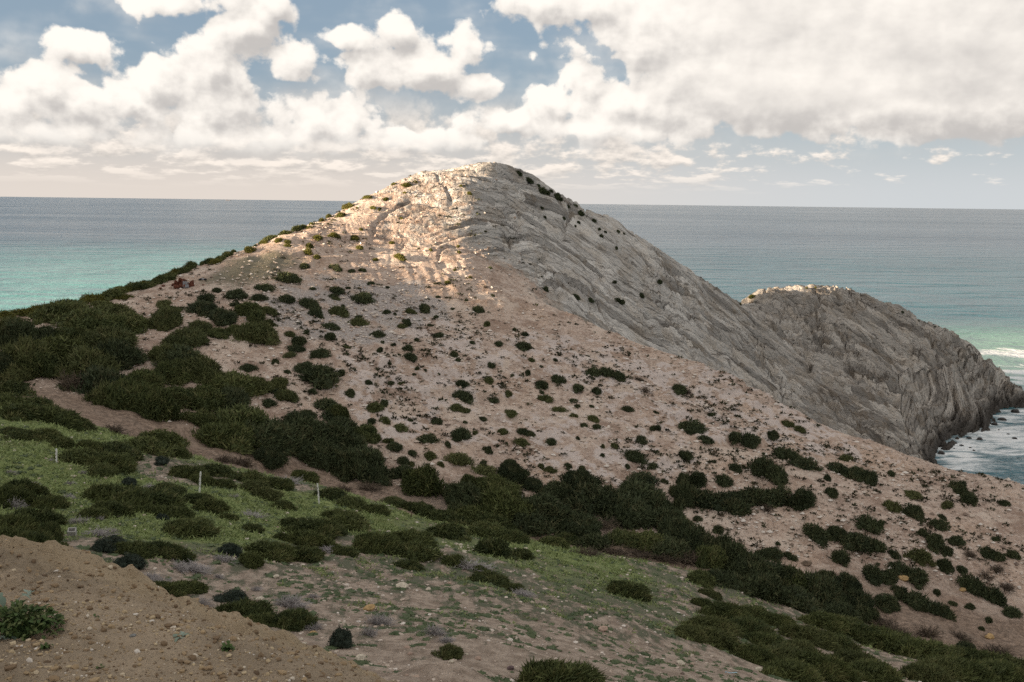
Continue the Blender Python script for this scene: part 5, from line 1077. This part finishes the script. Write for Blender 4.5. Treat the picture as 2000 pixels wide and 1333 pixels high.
P = np.stack([x, y, bank_z(x, y)], 1); S = 0.006 + 0.024 * rg.uniform(0, 1, n) ** 7
M_CLOD = mat_tint('soil_clods', [(0, (0.11, 0.075, 0.048)), (0.5, (0.22, 0.155, 0.095)), (1, (0.34, 0.25, 0.15))])
scatter_shapes('soil_clods', P, S, *ico(1), rg.uniform(0, 1, n), M_CLOD, 7, jit=.25, squash=.75, label='crumbled brown soil clods over the earth bank', category='soil')

def leaf_strip(L, W, lobes, rise, curl, r, spiny=True):
    st = lobes * 4 + 1; V = []
    for i in range(st):
        t = i / (st - 1); w = W * math.sin(math.pi * min(1, .12 + .88 * t)) ** .8
        if spiny: w *= (0.45 + 0.75 * abs(math.sin(t * math.pi * lobes)))
        x = L * t; z = rise * L * math.sin(min(1.4, 1.9 * t)) - curl * L * t * t
        off = (L / lobes) * 0.25 if spiny else 0
        V += [(x + off * (w / W), -w, z + .15 * w), (x, 0, z), (x + off * (w / W), w, z + .15 * w)]
    F = []
    for i in range(st - 1):
        a = i * 3; F += [(a, a + 3, a + 4, a + 1), (a + 1, a + 4, a + 5, a + 2)]
    return np.array(V), np.array(F)
def weed(name, u, v, R, nl, lobes, W, m, label, rise=.5, curl=.45, seed=0, spiny=True, layers=1):
    p = bank_hit(u, v); r = np.random.RandomState(seed)
    root = link(name, None, label=label, category='weed'); root.location = Vector(p) - Vector((0, 0, .005)); k = 0
    for ly in range(layers):
        for i in range(nl):
            V, F = leaf_strip(R * r.uniform(.7, 1.1) * (1 - .25 * ly), W * r.uniform(.8, 1.2), lobes, rise * r.uniform(.6, 1.4) * (1 + .6 * ly), curl * r.uniform(.6, 1.3), r, spiny)
            me = new_mesh('leaf', V, F, dict(tint=np.full(len(V), r.uniform(.2, .9)))); o = link('leaf', me, m, parent=root); o.rotation_euler = (r.uniform(-.3, .3), 0, i * 6.283 / nl + r.uniform(-.25, .25))
weed('thistle', 60, 1163, .095, 8, 4, .016, M_THIST, 'silvery spiny-leaved thistle rosette alone on the earth bank', seed=3)
weed('thistle', 14, 1208, .13, 7, 4, .02, M_THIST, 'larger silvery thistle rising behind the green weed clump', rise=.9, seed=4)
weed('thistle', 22, 1243, .12, 8, 4, .02, M_THIST, 'grey-green thistle drooping over the front of the weed clump', rise=.35, seed=5)
weed('weed', 352, 1243, .07, 7, 3, .012, M_THIST, 'small grey-green weed flattened against the sloping soil', rise=.3, seed=6)
weed('weed', 445, 1270, .06, 10, 3, .013, M_HERB, 'small dark green rosette weed on the lower earth bank', rise=.6, seed=7, layers=2)
weed('weed', 88, 1268, .045, 9, 2, .008, M_HERB, 'tiny yellowish-green sprig on the pebbles below the weed clump', rise=.7, seed=8, layers=2)
weed('weed', 196, 1304, .03, 7, 2, .006, M_HERB, 'tiny green sprig alone on the gravelly ground', rise=.6, seed=9)
weed('weed', 182, 1205, .04, 8, 2, .007, M_HERB, 'low green sprig at the foot of the earth bank', rise=.4, seed=10)
weed('weed', 262, 1131, .03, 8, 2, .006, M_SUNNY, 'yellow-green moss-like sprig on the crest of the earth bank', rise=.4, seed=11)
def weed_clump():
    p = bank_hit(45, 1232); r = np.random.RandomState(31); root = link('weed_clump', None, label='dense bright green leafy weed clump at the foot of the earth bank', category='weed'); root.location = Vector(p)
    V, F = leaf_strip(.055, .012, 2, .35, .4, r); protos = [new_mesh('leaf', *leaf_strip(.04 * s, .0095 * s, 3, .4, .5, r), dict(tint=np.full(39, t))) for s, t in ((1, .15), (1.2, .45), (.9, .7), (1.1, .95))]
    for i in range(280):
        a = r.uniform(0, 6.283); q = math.sqrt(r.uniform(0, 1)); x = q * .21 * math.cos(a); y = q * .17 * math.sin(a); h = .13 * math.sqrt(max(0, 1 - q * q)) * r.uniform(.55, 1)
        o = link('leaf', protos[r.randint(4)], M_HERB, parent=root); o.location = (x, y, h + float(bank_z(p[0] + x, p[1] + y)) - p[2]); o.rotation_euler = (r.uniform(-.6, .6), r.uniform(-.9, .3), a + r.uniform(-.9, .9)); o.scale = (1.25,) * 3
    link('inner_foliage', bush_mesh('inner_foliage', 77, nl=12, leaves=1800, size=.11, h=.55, lump=.33, core=.95), M_HERB, parent=root).scale = (.19, .15, .20)
weed_clump()
p = bank_hit(260, 1244)
o = link('pebble', with_mat(STONES[2], M_GREYST), label='smooth pale grey pebble lying on the open gravel of the bank', category='stone'); o.location = Vector(p); o.scale = (.026, .022, .018)
p = bank_hit(112, 1193); V = []; pts = [(0, 0, .0), (.03, .01, .012), (.07, 0, .010), (.11, .02, .03)]
for i, q in enumerate(pts):
    for j in range(6): V.append((q[0], q[1] + .004 * math.cos(j * 1.047), q[2] + .004 * math.sin(j * 1.047)))
F = [(i * 6 + j, i * 6 + (j + 1) % 6, i * 6 + 6 + (j + 1) % 6, i * 6 + 6 + j) for i in range(3) for j in range(6)]
o = link('dry_stick', new_mesh('dry_stick', np.array(V), np.array(F)), mat_plain('bleached_wood', (.42, .34, .24)), label='bleached dry stick beside the weed clump', category='stick'); o.location = Vector(p) + Vector((0, 0, .01))
# ------------------------------------------------------------------ say which plant is which
for key, (u, v) in {'grey gravel patch': (750, 600), 'eroded sandy scoops': (840, 532), 'white crust streak': (905, 700), 'sandy saddle': (60, 628), 'hilltop': (955, 330), 'white crusted bench': (1400, 785), 'crumbling ledges': (1080, 875),
                    'cove-side spur edge': (1700, 868), 'stony spur tip': (1950, 960), 'rockfall': (1780, 1130), 'bare sandy path': (150, 790), 'brown hollow': (440, 690), 'bare dry track': (780, 1310), 'sandy track corner': (1480, 1300), 'stepped grey slabs': (1100, 520)}.items():
    p, _ = ground_hit(u, v)
    if p is not None: LAND[key] = p
def describe():
    pos = np.array([d['p'][:2] for d in PLANTS]); rad = np.array([d['R'] for d in PLANTS]); lk = list(LAND); lp = np.array([LAND[k] for k in lk])
    for i, d in enumerate(PLANTS):
        R, H = d['R'], d['H']
        size = 'tiny' if R < 0.6 else 'small' if R < 1.0 else 'medium-sized' if R < 1.6 else 'large' if R < 2.5 else 'sprawling'
        shape = 'flat' if H / R < 0.62 else 'tall' if H / R > 0.92 else 'domed'
        gap = np.hypot(*(pos - pos[i]).T) - rad - R * 0.9; gap[i] = 9; n = int((gap < 0).sum())
        comp = 'standing alone' if gap.min() > 0.8 * R else 'near others' if n == 0 else 'touching another' if n == 1 else 'hemmed in'
        dd = np.linalg.norm(lp - d['p'], axis=1); j = int(np.argmin(dd)); dz = d['p'][2] - lp[j][2]
        rel = 'just' if dd[j] < 9 else 'some way' if dd[j] < 22 else 'far'
        rel += ' uphill of' if dz > 1.5 else ' downhill of' if dz < -1.5 else ' across from' if dd[j] > 9 else ' beside'
        d['o']['label'] = '%s %s %s, %s, %s the %s' % (size, shape, d['what'], comp, rel, lk[j])
describe()
